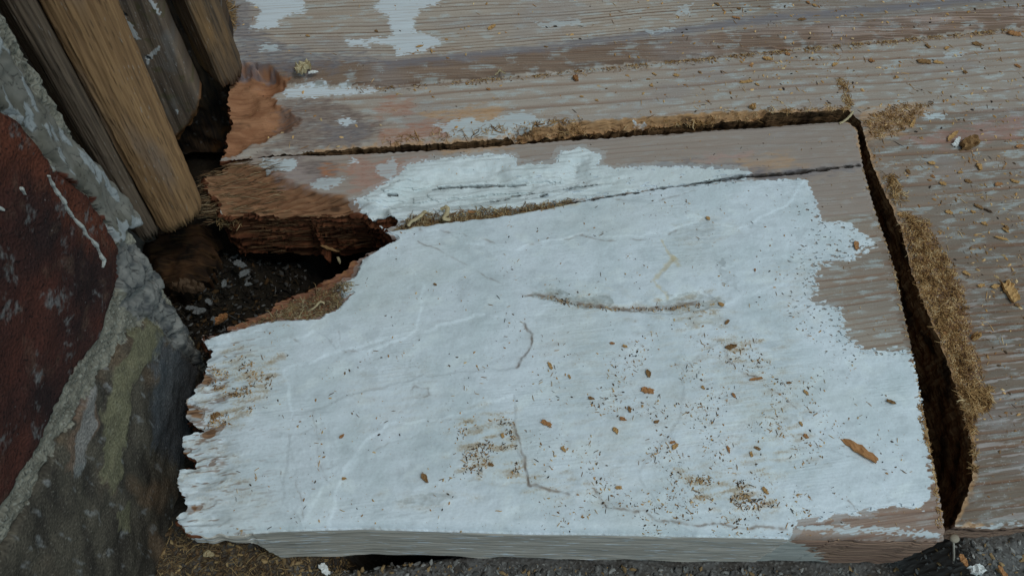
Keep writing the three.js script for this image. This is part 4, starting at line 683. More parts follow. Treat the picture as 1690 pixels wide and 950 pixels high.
// ------------------------------------------------------------------ loose wood: chips, shavings, sawdust
const CW = maps(128, 64, 0, 0, 1, 1, (u, v, o) => { const f = N2(u * 3, v * 26) * 0.6 + N2(u * 9, v * 60) * 0.4; setc(o, [0.9, 0.9, 0.9]); mix3(o, [0.5, 0.46, 0.42], clamp(0.4 + 0.7 * f)); o[3] = 0.5 + 0.4 * f; });
const TINT = { tan: [0.78, 0.47, 0.2], orange: [0.64, 0.32, 0.14], brown: [0.42, 0.24, 0.11], dark: [0.14, 0.088, 0.055], pale: [0.7, 0.58, 0.36], white: [0.78, 0.78, 0.76], grey: [0.17, 0.17, 0.168] };
const chipMat = {}; for (const k in TINT) chipMat[k] = stdMat({ color: C3(TINT[k]), map: CW.map, bumpMap: CW.bumpMap, bumpScale: 0.0002, roughness: 0.85 });
for (const k of ['white', 'grey']) chipMat[k] = stdMat({ color: C3(TINT[k]), roughness: 0.6 });
function chipShape(len, wid, thick, s, curl = 0.15) { // a splintered flake: ragged ends, cupped, with an edge
  const n = 9, m = 4, pos = [], uv = [], idx = [], P = (i, j, top) => {
    const t = i / n, e0 = 0.45 + 0.5 * hash(s), e1 = 0.25 + 0.6 * hash(s + 7), w = (t < 0.3 ? mix(e0, 1, t / 0.3) : mix(1, e1, Math.pow((t - 0.3) / 0.7, 1.6))) * (1 + 0.16 * N2(t * 5 + s, s) + 0.1 * N2(t * 13, s)), q = (j / m - 0.5) * w + 0.5 * (hash(s + 3) - 0.5) * (t - 0.5) + 0.12 * N2(t * 3, s + 20), end = (t - 0.5) * (1 + 0.3 * N2(j * 2.3 + s, i < n / 2 ? 1 : 5) * Math.abs(2 * t - 1));
    const y = curl * len * (t - 0.5) ** 2 + 0.35 * wid * q * q + thick * 0.5 * N2(t * 5 + s, j + s) + (top ? thick * (0.6 + 0.4 * Math.sin(Math.PI * t)) : 0);
    pos.push(end * len, y, q * wid); uv.push(t, j / m);
  };
  for (const top of [1, 0]) for (let i = 0; i <= n; i++) for (let j = 0; j <= m; j++) P(i, j, top);
  const S = (n + 1) * (m + 1), v = (i, j, b) => b * S + i * (m + 1) + j;
  for (let i = 0; i < n; i++) for (let j = 0; j < m; j++) { idx.push(v(i, j, 0), v(i, j + 1, 0), v(i + 1, j + 1, 0), v(i, j, 0), v(i + 1, j + 1, 0), v(i + 1, j, 0)); idx.push(v(i, j, 1), v(i + 1, j + 1, 1), v(i, j + 1, 1), v(i, j, 1), v(i + 1, j, 1), v(i + 1, j + 1, 1)); }
  const rim = []; for (let i = 0; i < n; i++) rim.push([i, 0, i + 1, 0]); for (let j = 0; j < m; j++) rim.push([n, j, n, j + 1]); for (let i = n; i > 0; i--) rim.push([i, m, i - 1, m]); for (let j = m; j > 0; j--) rim.push([0, j, 0, j - 1]);
  for (const [a, b, c, d] of rim) idx.push(v(a, b, 0), v(c, d, 0), v(c, d, 1), v(a, b, 0), v(c, d, 1), v(a, b, 1));
  const g = new THREE.BufferGeometry(); g.setAttribute('position', new THREE.Float32BufferAttribute(pos, 3)); g.setAttribute('uv', new THREE.Float32BufferAttribute(uv, 2)); g.setIndex(idx); const flat = g.toNonIndexed(); flat.computeVertexNormals(); return flat;
}
function chip(px, py, len, wid, deg, tint, label, { name = 'wood_chip', cat = 'wood chip', group, y, thick, curl = 0.15, tip = 0 } = {}) {
  let p = at(px, py, y ?? 0); for (let k = 0; k < 3 && y === undefined; k++) p = at(px, py, surfaceY(p.x, p.z));
  const q = at(px + 10 * Math.cos(deg * Math.PI / 180), py + 10 * Math.sin(deg * Math.PI / 180), p.y), yaw = -Math.atan2(q.z - p.z, q.x - p.x);
  const L = len * PXM * (len < 30 ? 0.9 : 1), W = wid * PXM * (len < 30 ? 0.82 : 1), s = px * 0.37 + py * 0.11;
  const m = part(name, chipShape(L, W, thick ?? Math.min(0.0012, W * 0.28), s, curl), chipMat[tint]);
  m.position.set(p.x, p.y + 0.0003 + Math.abs(tip) * L * 0.4, p.z); m.rotation.set(0.15 * Math.sin(s * 9), yaw, tip + 0.06 * Math.cos(s * 7), 'YXZ');
  return tag(m, label, cat, group);
}
chip(1421, 745, 60, 15, 31, 'orange', 'long flat orange-brown splinter at the lower right of the white paint', { curl: 0.05 });
chip(1069, 645, 22, 11, 15, 'orange', 'star-shaped orange chip in the middle of the white paint, right of centre');
chip(1070, 617, 15, 9, 80, 'brown', 'brown chip just above the star-shaped orange chip on the white paint');
chip(902, 699, 20, 9, 15, 'orange', 'orange-tan chip with a hooked end, right of the brown stain on the white paint');
chip(701, 790, 17, 9, 55, 'brown', 'curved brown chip on the lower left of the white paint', { curl: 0.6 });
chip(1470, 664, 16, 7, 30, 'brown', 'dark brown chip on the white paint near the lower saw cut', { tip: 0.2 });
chip(1413, 407, 20, 11, 85, 'orange', 'orange chip at the ragged right edge of the white paint');
chip(1666, 483, 40, 21, 65, 'tan', 'large tan chip on the bare boards at the right edge, right of the sawdust heap', { thick: 0.0016 });
chip(1643, 473, 18, 10, -25, 'tan', 'tan chip immediately left of the large tan chip at the right edge');
chip(1597, 240, 36, 24, -8, 'brown', 'thick brown crumb of bark beside a white flake on the right boards', { thick: 0.004, curl: 0.3 });
chip(1577, 237, 22, 12, -50, 'white', 'white paint flake leaning against the thick brown bark crumb', { name: 'paint_flake', cat: 'paint flake', tip: 0.4 });
chip(1572, 226, 34, 9, -35, 'tan', 'long tan splinter above the thick brown bark crumb', { tip: 0.12 });
chip(1506, 205, 24, 9, -52, 'tan', 'pointed tan splinter standing out right of the upper corner of the saw cuts', { tip: 0.15 });
chip(1525, 103, 30, 11, 10, 'brown', 'long brown chip in front of a white speck, upper right boards');
chip(1549, 104, 24, 8, 8, 'tan', 'tan chip touching the right end of the long brown chip, upper right boards');
chip(1673, 57, 30, 12, 12, 'orange', 'orange-brown splinter at the right end of the sawdust line');
chip(1231, 136, 28, 8, -6, 'tan', 'flat tan sliver on the strip behind the upper saw cut, left of its corner');
chip(1242, 178, 13, 13, 40, 'tan', 'square tan crumb just above the dark end of the upper saw cut', { thick: 0.002 });
chip(950, 131, 14, 10, 60, 'orange', 'orange crumb on the strip behind the middle of the upper saw cut', { thick: 0.002 });
chip(811, 46, 22, 9, -28, 'tan', 'tan chip on the rear board right of the big white paint patch');
chip(693, 77, 17, 5, -15, 'tan', 'thin tan sliver on the large white patch of the rear board');
chip(500, 115, 30, 18, -25, 'pale', 'pale rounded crumb at the left end of the step, by a white flake', { thick: 0.003, curl: 0.4 });
chip(517, 120, 20, 8, -5, 'white', 'white flake in front of the pale rounded crumb', { name: 'paint_flake', cat: 'paint flake' });
chip(829, 121, 24, 3.5, 40, 'pale', 'pale straw-like sliver leaning right on the step line', { name: 'wood_sliver', cat: 'wood sliver', tip: 0.25 });
chip(822, 121, 22, 3.5, -40, 'pale', 'pale straw-like sliver leaning left on the step line', { name: 'wood_sliver', cat: 'wood sliver', tip: 0.2 });
chip(1615, 342, 20, 9, 22, 'brown', 'brown chip at the upper right of the sawdust heap, beside a darker one');
chip(1630, 348, 18, 6, 25, 'dark', 'dark sliver right of the brown chip, above the large tan chip');
chip(1566, 351, 16, 9, 10, 'tan', 'rounded tan chip just right of the top of the sawdust heap');
chip(1652, 394, 26, 7, 15, 'tan', 'narrow tan sliver on the right boards above the large tan chip');
chip(1609, 558, 14, 12, 10, 'tan', 'blocky tan crumb below the white patch right of the sawdust heap', { thick: 0.003 });
chip(1613, 74, 24, 11, 10, 'brown', 'brown splintered chip below the sawdust line, upper right');
chip(1207, 573, 22, 10, -20, 'brown', 'brown clump at the top of the paint ridge, right part of the white paint', { thick: 0.0015 });
chip(1247, 626, 22, 6, -10, 'orange', 'orange splinter lying across the paint ridge, right part of the white paint');
chip(770, 350, 40, 5, 3, 'orange', 'orange sliver lying in the wide crack under the layered paint', { name: 'wood_sliver', cat: 'wood sliver' });
chip(560, 433, 22, 5, 70, 'pale', 'pale stub of stick standing at the rotten edge of the hollow', { name: 'wood_sliver', cat: 'wood sliver', y: -0.008, tip: 0.5, thick: 0.0012 });
chip(545, 412, 34, 6, 20, 'brown', 'brown splinter lying over the dark hollow', { name: 'wood_sliver', cat: 'wood sliver', y: -0.014 });
chip(1590, 925, 20, 12, 50, 'orange', 'orange chip on the concrete right of the peg', { y: -0.0145 });
chip(1612, 942, 26, 18, -10, 'white', 'white stony flake on the concrete at the lower right', { name: 'paint_flake', cat: 'paint flake', y: -0.0145, thick: 0.002 });
chip(1655, 945, 22, 9, 60, 'orange', 'orange-brown chip on the concrete nearest the lower right corner', { y: -0.0145 });
chip(535, 940, 22, 14, 60, 'white', 'white flake on the ground under the block front, left half', { name: 'paint_flake', cat: 'paint flake', y: -0.048 });
chip(345, 915, 18, 14, 20, 'pale', 'pale flake in the debris at the lower left corner of the block', { name: 'paint_flake', cat: 'paint flake', y: -0.047 });
chip(356, 687, 15, 9, -25, 'brown', 'brown clump in the pitted left end of the white paint', { thick: 0.0014 });
const RB = [['small tan wood chip scattered on the bare boards right of the saw cut', 'small chips right of the saw cut', [1563, 80, 15, 8, -30, 1531, 77, 13, 9, 40, 1438, 101, 14, 9, 10, 1378, 107, 16, 9, -25, 1480, 128, 8, 8, 80, 1593, 120, 10, 9, 0, 1683, 242, 22, 9, -20, 1537, 270, 16, 8, 15, 1616, 276, 18, 13, 60, 1499, 284, 13, 8, 60, 1680, 110, 16, 8, 20, 1660, 381, 14, 8, 35, 1556, 304, 14, 9, 20, 1598, 300, 15, 8, 25, 1648, 305, 20, 10, -20, 1606, 350, 10, 6, 30, 1625, 370, 14, 8, 30, 1661, 377, 12, 10, 70, 1560, 550, 9, 6, 0, 1620, 472, 16, 8, -15, 1595, 452, 16, 8, 30, 1680, 505, 14, 7, 20, 1540, 292, 10, 7, 30, 1675, 300, 18, 8, 15, 1585, 285, 12, 6, 0]],
  ['small tan wood chip scattered on the boards behind the upper saw cut', 'small chips behind the upper saw cut', [1267, 98, 20, 11, 5, 1324, 33, 18, 9, 0, 1334, 5, 10, 7, 30, 1080, 123, 12, 5, 30, 1116, 125, 12, 7, 20, 1184, 8, 12, 8, 40, 1215, 30, 18, 6, 5, 712, 85, 12, 5, 80, 508, 60, 9, 5, 20, 621, 52, 7, 6, 40, 806, 148, 8, 6, 30, 1075, 142, 9, 6, 20, 960, 160, 8, 5, 0, 1155, 120, 8, 5, 20, 1240, 108, 12, 6, -20, 1345, 10, 11, 7, 20, 985, 166, 8, 5, 20, 1220, 15, 9, 6, 10, 1300, 90, 12, 8, 20, 1250, 140, 10, 6, 20]],
  ['small brown wood chip scattered on the white painted block', 'small chips on the white paint', [1016, 711, 12, 9, 60, 1039, 676, 10, 6, 70, 1028, 692, 11, 7, 20, 908, 604, 14, 6, 60, 930, 742, 10, 7, 60, 976, 658, 10, 6, 20, 1211, 653, 10, 6, 50, 1114, 737, 14, 8, -50, 1021, 805, 11, 6, 0, 1084, 696, 10, 6, -10, 1202, 742, 12, 5, 70, 1263, 810, 13, 7, 50, 829, 719, 9, 6, 70, 810, 767, 9, 6, 20, 564, 720, 9, 6, -50, 1168, 361, 9, 8, 60, 1190, 503, 11, 8, 30, 1200, 532, 12, 6, -40, 1010, 567, 9, 5, 10, 1031, 572, 8, 5, 20, 1240, 750, 9, 5, 70, 1250, 740, 10, 5, 30, 1110, 730, 10, 5, -10, 940, 622, 8, 4, 70, 1330, 648, 11, 6, 40, 1302, 632, 9, 5, 0, 1330, 720, 10, 7, 20, 1322, 700, 9, 5, 60, 568, 790, 7, 5, 0, 718, 470, 7, 5, 20, 1246, 446, 7, 4, 70, 1160, 640, 8, 5, 40]]];
const MARKS = [[1421, 745, 'the long flat splinter'], [1069, 645, 'the star-shaped orange chip'], [902, 699, 'the hooked orange chip'], [701, 790, 'the curved brown chip'], [1470, 664, 'the dark chip by the lower saw cut'], [1413, 407, 'the orange chip at the ragged paint edge'], [1666, 483, 'the large tan chip'], [1597, 240, 'the thick bark crumb'], [1506, 205, 'the upstanding pointed splinter'], [1525, 103, 'the long brown chip'], [1673, 57, 'the splinter ending the sawdust line'], [1231, 136, 'the flat tan sliver'], [1242, 178, 'the square tan crumb'], [950, 131, 'the orange crumb behind the cut'], [811, 46, 'the tan chip beside the big paint patch'], [693, 77, 'the thin tan sliver'], [500, 115, 'the pale rounded crumb'], [1615, 342, 'the brown chip above the heap'], [1566, 351, 'the rounded chip at the heap top'], [1652, 394, 'the narrow tan sliver'], [1609, 558, 'the blocky crumb beside the heap'], [1613, 74, 'the splintered chip'], [1207, 573, 'the brown clump on the paint ridge'], [1247, 626, 'the splinter across the paint ridge'], [1105, 430, 'the yellow zigzag mark'], [960, 500, 'the dirty worn crack'], [805, 735, 'the large brown stain'], [1210, 812, 'the lower right stain'], [1405, 190, 'the corner of the saw cuts']];
const taken = new Set();
const whereIs = (x, y, what, where) => {
  for (const [mx, my, m] of [...MARKS].sort((a, b) => Math.hypot(a[0] - x, a[1] - y) - Math.hypot(b[0] - x, b[1] - y)).slice(0, 5)) {
    const dx = x - mx, dy = y - my, d = Math.hypot(dx, dy); if (d < 6) continue;
    const h = Math.abs(dx) > 0.4 * d ? (dx > 0 ? 'right' : 'left') : '', v = Math.abs(dy) > 0.4 * d ? (dy > 0 ? 'below' : 'above') : '', dir = h && v ? `${v} and ${h} of` : v ? `directly ${v}` : `directly ${h} of`;
    let t = `${what} ${dir} ${m} ${where}`; if (t.split(' ').length > 16) t = `${what} ${dir} ${m}`; if (!taken.has(t)) { taken.add(t); return t; }
  }
  return null;
};
const SIZE = (l) => (l > 15 ? 'small' : l > 10 ? 'very small' : 'tiny');
for (const [label, group, l] of RB) for (let i = 0; i < l.length; i += 5) { const k = ['tan', 'brown', 'orange', 'tan'][i / 5 % 4], a = l[i + 3] / l[i + 2], on = group.includes('paint') ? 'on the white paint' : 'on bare wood'; chip(l[i], l[i + 1], l[i + 2], l[i + 3], l[i + 4], k, whereIs(l[i], l[i + 1], `${SIZE(l[i + 2])} ${a < 0.5 ? 'narrow ' : ''}${k} chip`, on) ?? label, { group }); }

// curled shavings in the wide crack, a peg at the foot of the cut
function curl(name, flat, wid, tint, label, cat, lift = 0) {
  const p = []; for (let i = 0; i < flat.length; i += 3) { const y = lift + flat[i + 2] * MM, q = at(flat[i], flat[i + 1], y); p.push(q); }
  const c = new THREE.CatmullRomCurve3(p), g = new THREE.TubeGeometry(c, 40, wid * PXM * 0.5, 7), a = g.attributes.position; for (let i = 0; i < a.count; i++) { const n = 1 + 0.3 * N3(a.getX(i) * 700, a.getY(i) * 700, a.getZ(i) * 700); const t = c.getPointAt(Math.min(1, Math.floor(i / 8) / 40)); a.setXYZ(i, t.x + (a.getX(i) - t.x) * n, t.y + (a.getY(i) - t.y) * n * 0.6, t.z + (a.getZ(i) - t.z) * n); } g.computeVertexNormals();
  return tag(part(name, g, chipMat[tint]), label, cat);
}
curl('wood_shaving', [673, 372, 0.5, 678, 366, 1.5, 688, 360, 2, 698, 352, 2, 702, 349, 1], 7, 'pale', 'pale yellow branching shaving at the left end of the wide crack', 'wood shaving');
curl('wood_shaving', [728, 345, 1, 738, 342, 2.5, 737, 352, 2, 732, 360, 1.5, 742, 362, 0.5], 8, 'pale', 'pale lumpy shaving in the middle of the wide crack', 'wood shaving');
curl('wood_shaving', [1386, 204, 0.5, 1396, 198, 1.5, 1404, 190, 1.2, 1408, 184, 0.6], 5, 'pale', 'pale twisted shaving at the corner where the saw cuts meet', 'wood shaving');
curl('wood_shaving', [508, 514, -1, 520, 506, 0.5, 528, 498, 1, 535, 500, 0.4], 4, 'pale', 'pale curled shaving on the rotten brown ledge', 'wood shaving', -0.003);
{ const g = thing('peg', 'thin pale peg with a round head standing at the foot of the saw cut', 'peg'); const p = at(1574, 889, -0.012), q = at(1573, 946, -0.03), c = new THREE.CatmullRomCurve3([p, p.clone().lerp(q, 0.5).add(new THREE.Vector3(0.0004, 0, 0)), q]);
  part('shank', new THREE.TubeGeometry(c, 12, 0.00045, 8), stdMat({ color: C3([0.42, 0.39, 0.33]), roughness: 0.9 }), g); const h = new THREE.SphereGeometry(0.0021, 16, 10); h.scale(1, 0.6, 0.85); part('head', h.translate(p.x, p.y + 0.0008, p.z), stdMat({ color: C3([0.36, 0.31, 0.24]), roughness: 0.9 }), g); }

// sawdust and splinters: too many to count
function fibreShape(bend, seg = 5) { const pos = [], idx = []; for (let i = 0; i <= seg; i++) { const t = i / seg - 0.5, r = 0.5 * Math.sqrt(Math.max(0.02, 1 - 3.6 * t * t)), cy = bend * (0.25 - t * t), cz = bend * 0.7 * Math.sin(t * 3.1) * 0.3; for (let k = 0; k < 3; k++) { const a = (k / 3) * 2 * Math.PI + 0.5; pos.push(t, cy, cz); pos[pos.length - 2] += 0; idx; pos.push(); } }
  // cross-section offsets live in y and z, scaled by the instance
  const P = [], I = []; for (let i = 0; i <= seg; i++) { const t = i / seg - 0.5, r = 0.055 * Math.sqrt(Math.max(0.05, 1 - 3.6 * t * t)), cy = bend * (0.25 - t * t) * 0.8, cz = bend * Math.sin(t * 5) * 0.25; for (let k = 0; k < 3; k++) { const a = (k / 3) * 2 * Math.PI + 0.5; P.push(t, cy + r * Math.sin(a), cz + r * Math.cos(a)); } }
  for (let i = 0; i < seg; i++) for (let k = 0; k < 3; k++) { const a = i * 3 + k, b = i * 3 + (k + 1) % 3; I.push(a, b, a + 3, b, b + 3, a + 3); }
  const g = new THREE.BufferGeometry(); g.setAttribute('position', new THREE.Float32BufferAttribute(P, 3)); g.setIndex(I); g.computeVertexNormals(); return g; }
const FIB = [fibreShape(0.25), fibreShape(0.9), fibreShape(0.05)];
const CRUMB = (() => { const g = new THREE.IcosahedronGeometry(0.5, 0), a = g.attributes.position; for (let i = 0; i < a.count; i++) { const x = a.getX(i), y = a.getY(i), z = a.getZ(i), n = 1 + 0.5 * N3(x * 3, y * 3, z * 3); a.setXYZ(i, x * n, y * n * 0.55, z * n * 0.6); } g.computeVertexNormals(); return g; })();
const dustMat = stdMat({ color: 0xffffff, roughness: 0.9 });
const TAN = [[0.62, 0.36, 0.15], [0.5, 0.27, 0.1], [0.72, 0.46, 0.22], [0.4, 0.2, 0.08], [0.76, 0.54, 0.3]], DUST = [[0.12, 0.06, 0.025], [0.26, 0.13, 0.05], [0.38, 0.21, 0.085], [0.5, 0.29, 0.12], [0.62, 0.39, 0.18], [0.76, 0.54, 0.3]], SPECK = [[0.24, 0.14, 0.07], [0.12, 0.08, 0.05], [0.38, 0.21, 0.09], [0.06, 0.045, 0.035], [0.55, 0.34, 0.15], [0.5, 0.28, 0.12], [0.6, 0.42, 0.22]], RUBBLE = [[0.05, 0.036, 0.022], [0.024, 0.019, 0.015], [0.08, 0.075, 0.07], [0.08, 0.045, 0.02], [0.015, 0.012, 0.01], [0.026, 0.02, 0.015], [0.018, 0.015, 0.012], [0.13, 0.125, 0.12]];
function scatter(name, label, cat, list, parent) { // list: {x, y, z, l, w, k: 0..2 fibre, 3 crumb, c, yaw, tilt}
  const root = parent ?? tag(thing(name, label, cat), null, null, null, 'stuff'), m = new THREE.Matrix4(), q = new THREE.Quaternion(), e = new THREE.Euler(), names = ['fibre', 'curled_fibre', 'sliver', 'crumb'];
  for (let k = 0; k < 4; k++) { const s = list.filter((a) => a.k === k); if (!s.length) continue;
    const im = new THREE.InstancedMesh(k < 3 ? FIB[k] : CRUMB, dustMat, s.length); im.name = names[k]; im.userData.kind = 'stuff'; im.castShadow = im.receiveShadow = true;
    s.forEach((a, i) => { e.set(rr(-0.6, 0.6), a.yaw, a.tilt, 'YXZ'); q.setFromEuler(e); m.compose(new THREE.Vector3(a.x, a.y, a.z), q, new THREE.Vector3(a.l, a.w * (k < 3 ? 9 : 1), a.w * (k < 3 ? 9 : 1))); im.setMatrixAt(i, m); const v = rr(0.75, 1.2), c = a.c; im.setColorAt(i, new THREE.Color().setRGB(Math.min(0.85, c[0] * v), Math.min(0.85, c[1] * v), Math.min(0.85, c[2] * v))); });
    root.add(im); }
  return root;
}
const pick = (a) => a[(rnd() * a.length) | 0];
const inPoly = (flat) => { const p = pts(flat), a = area(p, 0.004, 0.001); let x0 = 1e9, x1 = -1e9, z0 = 1e9, z1 = -1e9; for (const [x, z] of p) { x0 = Math.min(x0, x); x1 = Math.max(x1, x); z0 = Math.min(z0, z); z1 = Math.max(z1, z); } return { a, x0, x1, z0, z1 }; };
function heap(flat, n, { h = 0.002, kinds = [0, 0, 1, 1, 2, 3], len = [0.0014, 0.0056], w = [0.00014, 0.00036], cols = DUST, yOf = surfaceY, yaw, tilt = 0.35, edge = 0.0025, need, clump = 0 } = {}) {
  const g = inPoly(flat), out = []; let guard = 0;
  while (out.length < n && guard++ < n * 40) {
    const x = rr(g.x0, g.x1), z = rr(g.z0, g.z1), d = g.a(x, z) + 0.0012 * N2(x * 150, z * 150); if (d < 0) continue;
    const pile = clamp(d / edge) * clamp(0.62 + 0.35 * N2(x * 60, z * 60) + 0.35 * N2(x * 330, z * 330)); if (rnd() > 0.12 + 0.9 * pile) continue;
    if (need && !need(x, z)) continue;
    if (clump && N2(x * clump, z * clump * 1.6) + 0.5 * N2(x * 3.1 * clump, z * 4 * clump) < 0.12) continue;
    const k = pick(kinds), big = rnd() < 0.08 ? 1.7 : 1, tone = clamp(0.5 + 0.9 * N2(x * 140 + 7, z * 140)); out.push({ x, z, y: yOf(x, z) + 0.0001 + rnd() * h * pile, k, l: k === 3 ? rr(0.0004, 0.0013) : rr(...len) * big, w: k === 3 ? rr(0.0003, 0.0009) : rr(...w) * big, c: cols[Math.min(cols.length - 1, Math.floor(clamp(0.4 * tone + 0.65 * rnd()) * cols.length))], yaw: yaw === undefined ? rr(0, 6.283) : yaw + rr(-0.6, 0.6), tilt: rr(-tilt, tilt) });
  }
  return out;
}
const onSill = (x, z) => sillS(x, z) > 0.0002, onBlk = (x, z) => blockS(x, z) > 0.0002;
scatter('sawdust', 'tan fibrous sawdust heaped along the right edge of the cross cut', 'sawdust', [
  ...heap([1480, 345, 1532, 360, 1548, 395, 1578, 440, 1600, 500, 1602, 560, 1628, 620, 1632, 662, 1602, 692, 1585, 640, 1560, 580, 1535, 520, 1510, 460, 1490, 390], 5600, { h: 0.0024, need: onSill, tilt: 0.4, kinds: [0, 1, 2, 3, 3, 3, 3, 3, 3, 3], len: [0.0008, 0.0036], edge: 0.006 }),
  ...heap([1585, 640, 1640, 640, 1632, 670, 1600, 700, 1612, 740, 1608, 800, 1596, 690], 1200, { h: 0.0015, need: onSill }),
  ...heap([1450, 280, 1480, 290, 1500, 330, 1480, 345, 1462, 310], 260, { h: 0.001, need: onSill }),
  ...heap([1490, 380, 1545, 480, 1590, 620, 1612, 700, 1612, 800, 1600, 800, 1590, 690, 1550, 560, 1505, 450], 1300, { h: 0.0005, need: onSill, kinds: [0, 2, 3, 3, 3, 3] })]);
scatter('sawdust', 'pale sawdust spread at the corner where the two saw cuts meet', 'sawdust', [...heap([1422, 196, 1480, 170, 1545, 168, 1505, 205, 1482, 226, 1440, 232], 900, { h: 0.0007, need: onSill, len: [0.0008, 0.003] }), ...heap([1380, 130, 1395, 128, 1410, 175, 1398, 180], 200, { h: 0.0005, need: onSill })]);
scatter('sawdust', 'tuft of brown fibres and crumbs in the rear corner beside the dark bead', 'sawdust', heap([372, 25, 394, 25, 396, 60, 388, 82, 376, 74], 500, { h: 0.003, need: onSill, cols: [[0.2, 0.12, 0.06], [0.36, 0.22, 0.1], [0.5, 0.32, 0.16], [0.3, 0.28, 0.26]] }));
scatter('sawdust', 'thin line of orange-tan sawdust along the step of the boards', 'sawdust', (() => { const o = []; for (let i = 0; i < 2600; i++) { const px = 560 + 1150 * Math.pow(rnd(), 0.7), s = Math.abs(rr(-1, 1) * rr(0, 1)), x = at(px, 100).x, z = stepZ(x) + 0.0008 + s * 0.0045; if (N2(px * 0.03, 3) < -0.1 && rnd() < 0.8) continue; const k = pick([0, 0, 1, 2, 3, 3]); o.push({ x, z, y: surfaceY(x, z) + rr(0, 0.0008), k, l: k === 3 ? rr(0.0004, 0.0016) : rr(0.001, 0.0035), w: k === 3 ? rr(0.0003, 0.001) : rr(0.00012, 0.0003), c: pick(DUST), yaw: rr(0, 6.3), tilt: rr(-0.3, 0.3) }); } return o; })());
scatter('sawdust', 'brown crumbs and shavings filling the wide crack under the layered paint', 'sawdust', [...heap([648, 378, 675, 350, 720, 345, 850, 340, 960, 328, 940, 340, 840, 354, 745, 366, 690, 374], 3000, { h: 0.0024, edge: 0.0012, kinds: [0, 1, 1, 3, 3], cols: [[0.46, 0.28, 0.12], [0.3, 0.18, 0.09], [0.55, 0.42, 0.24], [0.2, 0.12, 0.07]], need: (x, z) => CRACK(x, z) > -0.0006 })]);
scatter('sawdust', 'tan fibres clinging to the rear lip of the upper saw cut', 'sawdust', [...heap([835, 224, 850, 205, 910, 196, 962, 194, 964, 212, 850, 228], 450, { h: 0.0008, kinds: [0, 1, 2, 3, 3, 3], need: onSill }), ...heap([620, 232, 700, 215, 840, 205, 850, 222, 620, 246], 160, { h: 0.0003, need: onSill }), ...heap([960, 205, 1100, 190, 1400, 172, 1400, 186, 1100, 204, 960, 216], 350, { h: 0.0004, need: onSill }), ...heap([1120, 192, 1190, 188, 1190, 198, 1120, 202], 200, { h: 0.0012, need: onSill })]);
scatter('sawdust', 'brown crumbly wood dust lying on the rotten ledge', 'sawdust', heap([400, 530, 440, 512, 480, 478, 560, 462, 585, 470, 565, 500, 525, 524, 450, 530], 1500, { h: 0.001, kinds: [3, 3, 3, 0, 1], cols: [[0.4, 0.27, 0.13], [0.26, 0.17, 0.09], [0.5, 0.4, 0.24], [0.14, 0.09, 0.06]], need: onBlk }));
scatter('sawdust', 'tan fibres along the sawn right edge of the white block', 'sawdust', [...heap([1412, 205, 1425, 212, 1440, 275, 1485, 420, 1512, 560, 1535, 660, 1552, 780, 1562, 880, 1548, 880, 1530, 740, 1512, 640, 1480, 470, 1430, 300], 1300, { h: 0.0003, len: [0.0006, 0.002], kinds: [0, 2, 3, 3, 3, 3], need: onBlk }), ...heap([1515, 660, 1535, 660, 1552, 770, 1540, 780, 1522, 720], 400, { h: 0.0006, kinds: [0, 2, 3, 3, 3], len: [0.0006, 0.002], need: onBlk })]);
scatter('sawdust', 'brown dirt and crumbs caught in the stains of the white paint', 'sawdust', [...heap([755, 700, 800, 682, 850, 690, 862, 790, 800, 795, 745, 770], 330, { clump: 70, h: 0.0002, kinds: [3, 3, 3, 0], cols: SPECK, len: [0.0006, 0.0018] }), ...heap([1130, 790, 1170, 780, 1250, 800, 1295, 838, 1240, 845, 1150, 825], 300, { clump: 70, h: 0.0002, kinds: [3, 3, 0], cols: SPECK, len: [0.0006, 0.002] }), ...heap([350, 590, 460, 585, 450, 640, 400, 705, 340, 710, 320, 680], 420, { clump: 60, h: 0.0003, kinds: [3, 3, 3, 0], cols: SPECK, len: [0.0006, 0.002], need: onBlk }), ...heap([870, 492, 905, 486, 985, 506, 1090, 508, 1150, 500, 1190, 505, 1090, 514, 985, 512, 900, 497], 200, { h: 0.0002, kinds: [3, 3, 3, 2], len: [0.0006, 0.0018], tilt: 0.1, cols: SPECK })]);
function flecks(n, dens, cols, lmax, kinds = [3, 3, 3, 3, 3, 2, 0]) { const o = []; let guard = 0; while (o.length < n && guard++ < n * 60) { const px = rr(380, 1720), py = rr(-20, 900), p = at(px, py), x = p.x, z = p.z; if (rnd() > dens(px, py, x, z)) continue; const k = pick(kinds), s = Math.pow(rnd(), 3.2); o.push({ x, z, y: surfaceY(x, z) + 0.0001, k, l: k === 3 ? mix(0.0003, lmax * 0.6, s) : mix(0.0007, lmax, s), w: k === 3 ? mix(0.00025, lmax * 0.4, s) : mix(0.0001, 0.0004, s), c: pick(cols), yaw: rr(0, 6.3), tilt: rr(-0.12, 0.12) }); } return o; }
scatter('sawdust', 'fine brown specks of sawdust strewn over the white paint', 'sawdust', flecks(3300, (px, py, x, z) => (onBlk(x, z) && panelPaintS(x, z) > 0.0005 ? 0.16 + 0.8 * sst(850, 1050, px) * sst(520, 600, py) * sst(1420, 1300, px) : 0) * clamp(0.45 + 1.1 * N2(x * 42, z * 42)), SPECK, 0.0028));
scatter('sawdust', 'tan and brown sawdust strewn over the bare boards around the block', 'sawdust', [...flecks(3800, (px, py, x, z) => (onSill(x, z) ? (px > 1400 ? (0.9 * sst(800, 520, py) + 0.06) * (0.5 + 0.5 * N2(x * 50, z * 50)) : 0.08 + 0.5 * sst(900, 1350, px)) : 0), [...TAN, ...TAN, ...SPECK], 0.0048), ...flecks(420, (px, py, x, z) => (onBlk(x, z) && panelPaintS(x, z) < -0.0002 && px > 700 ? 0.8 : 0), [...TAN, ...SPECK], 0.002)]);

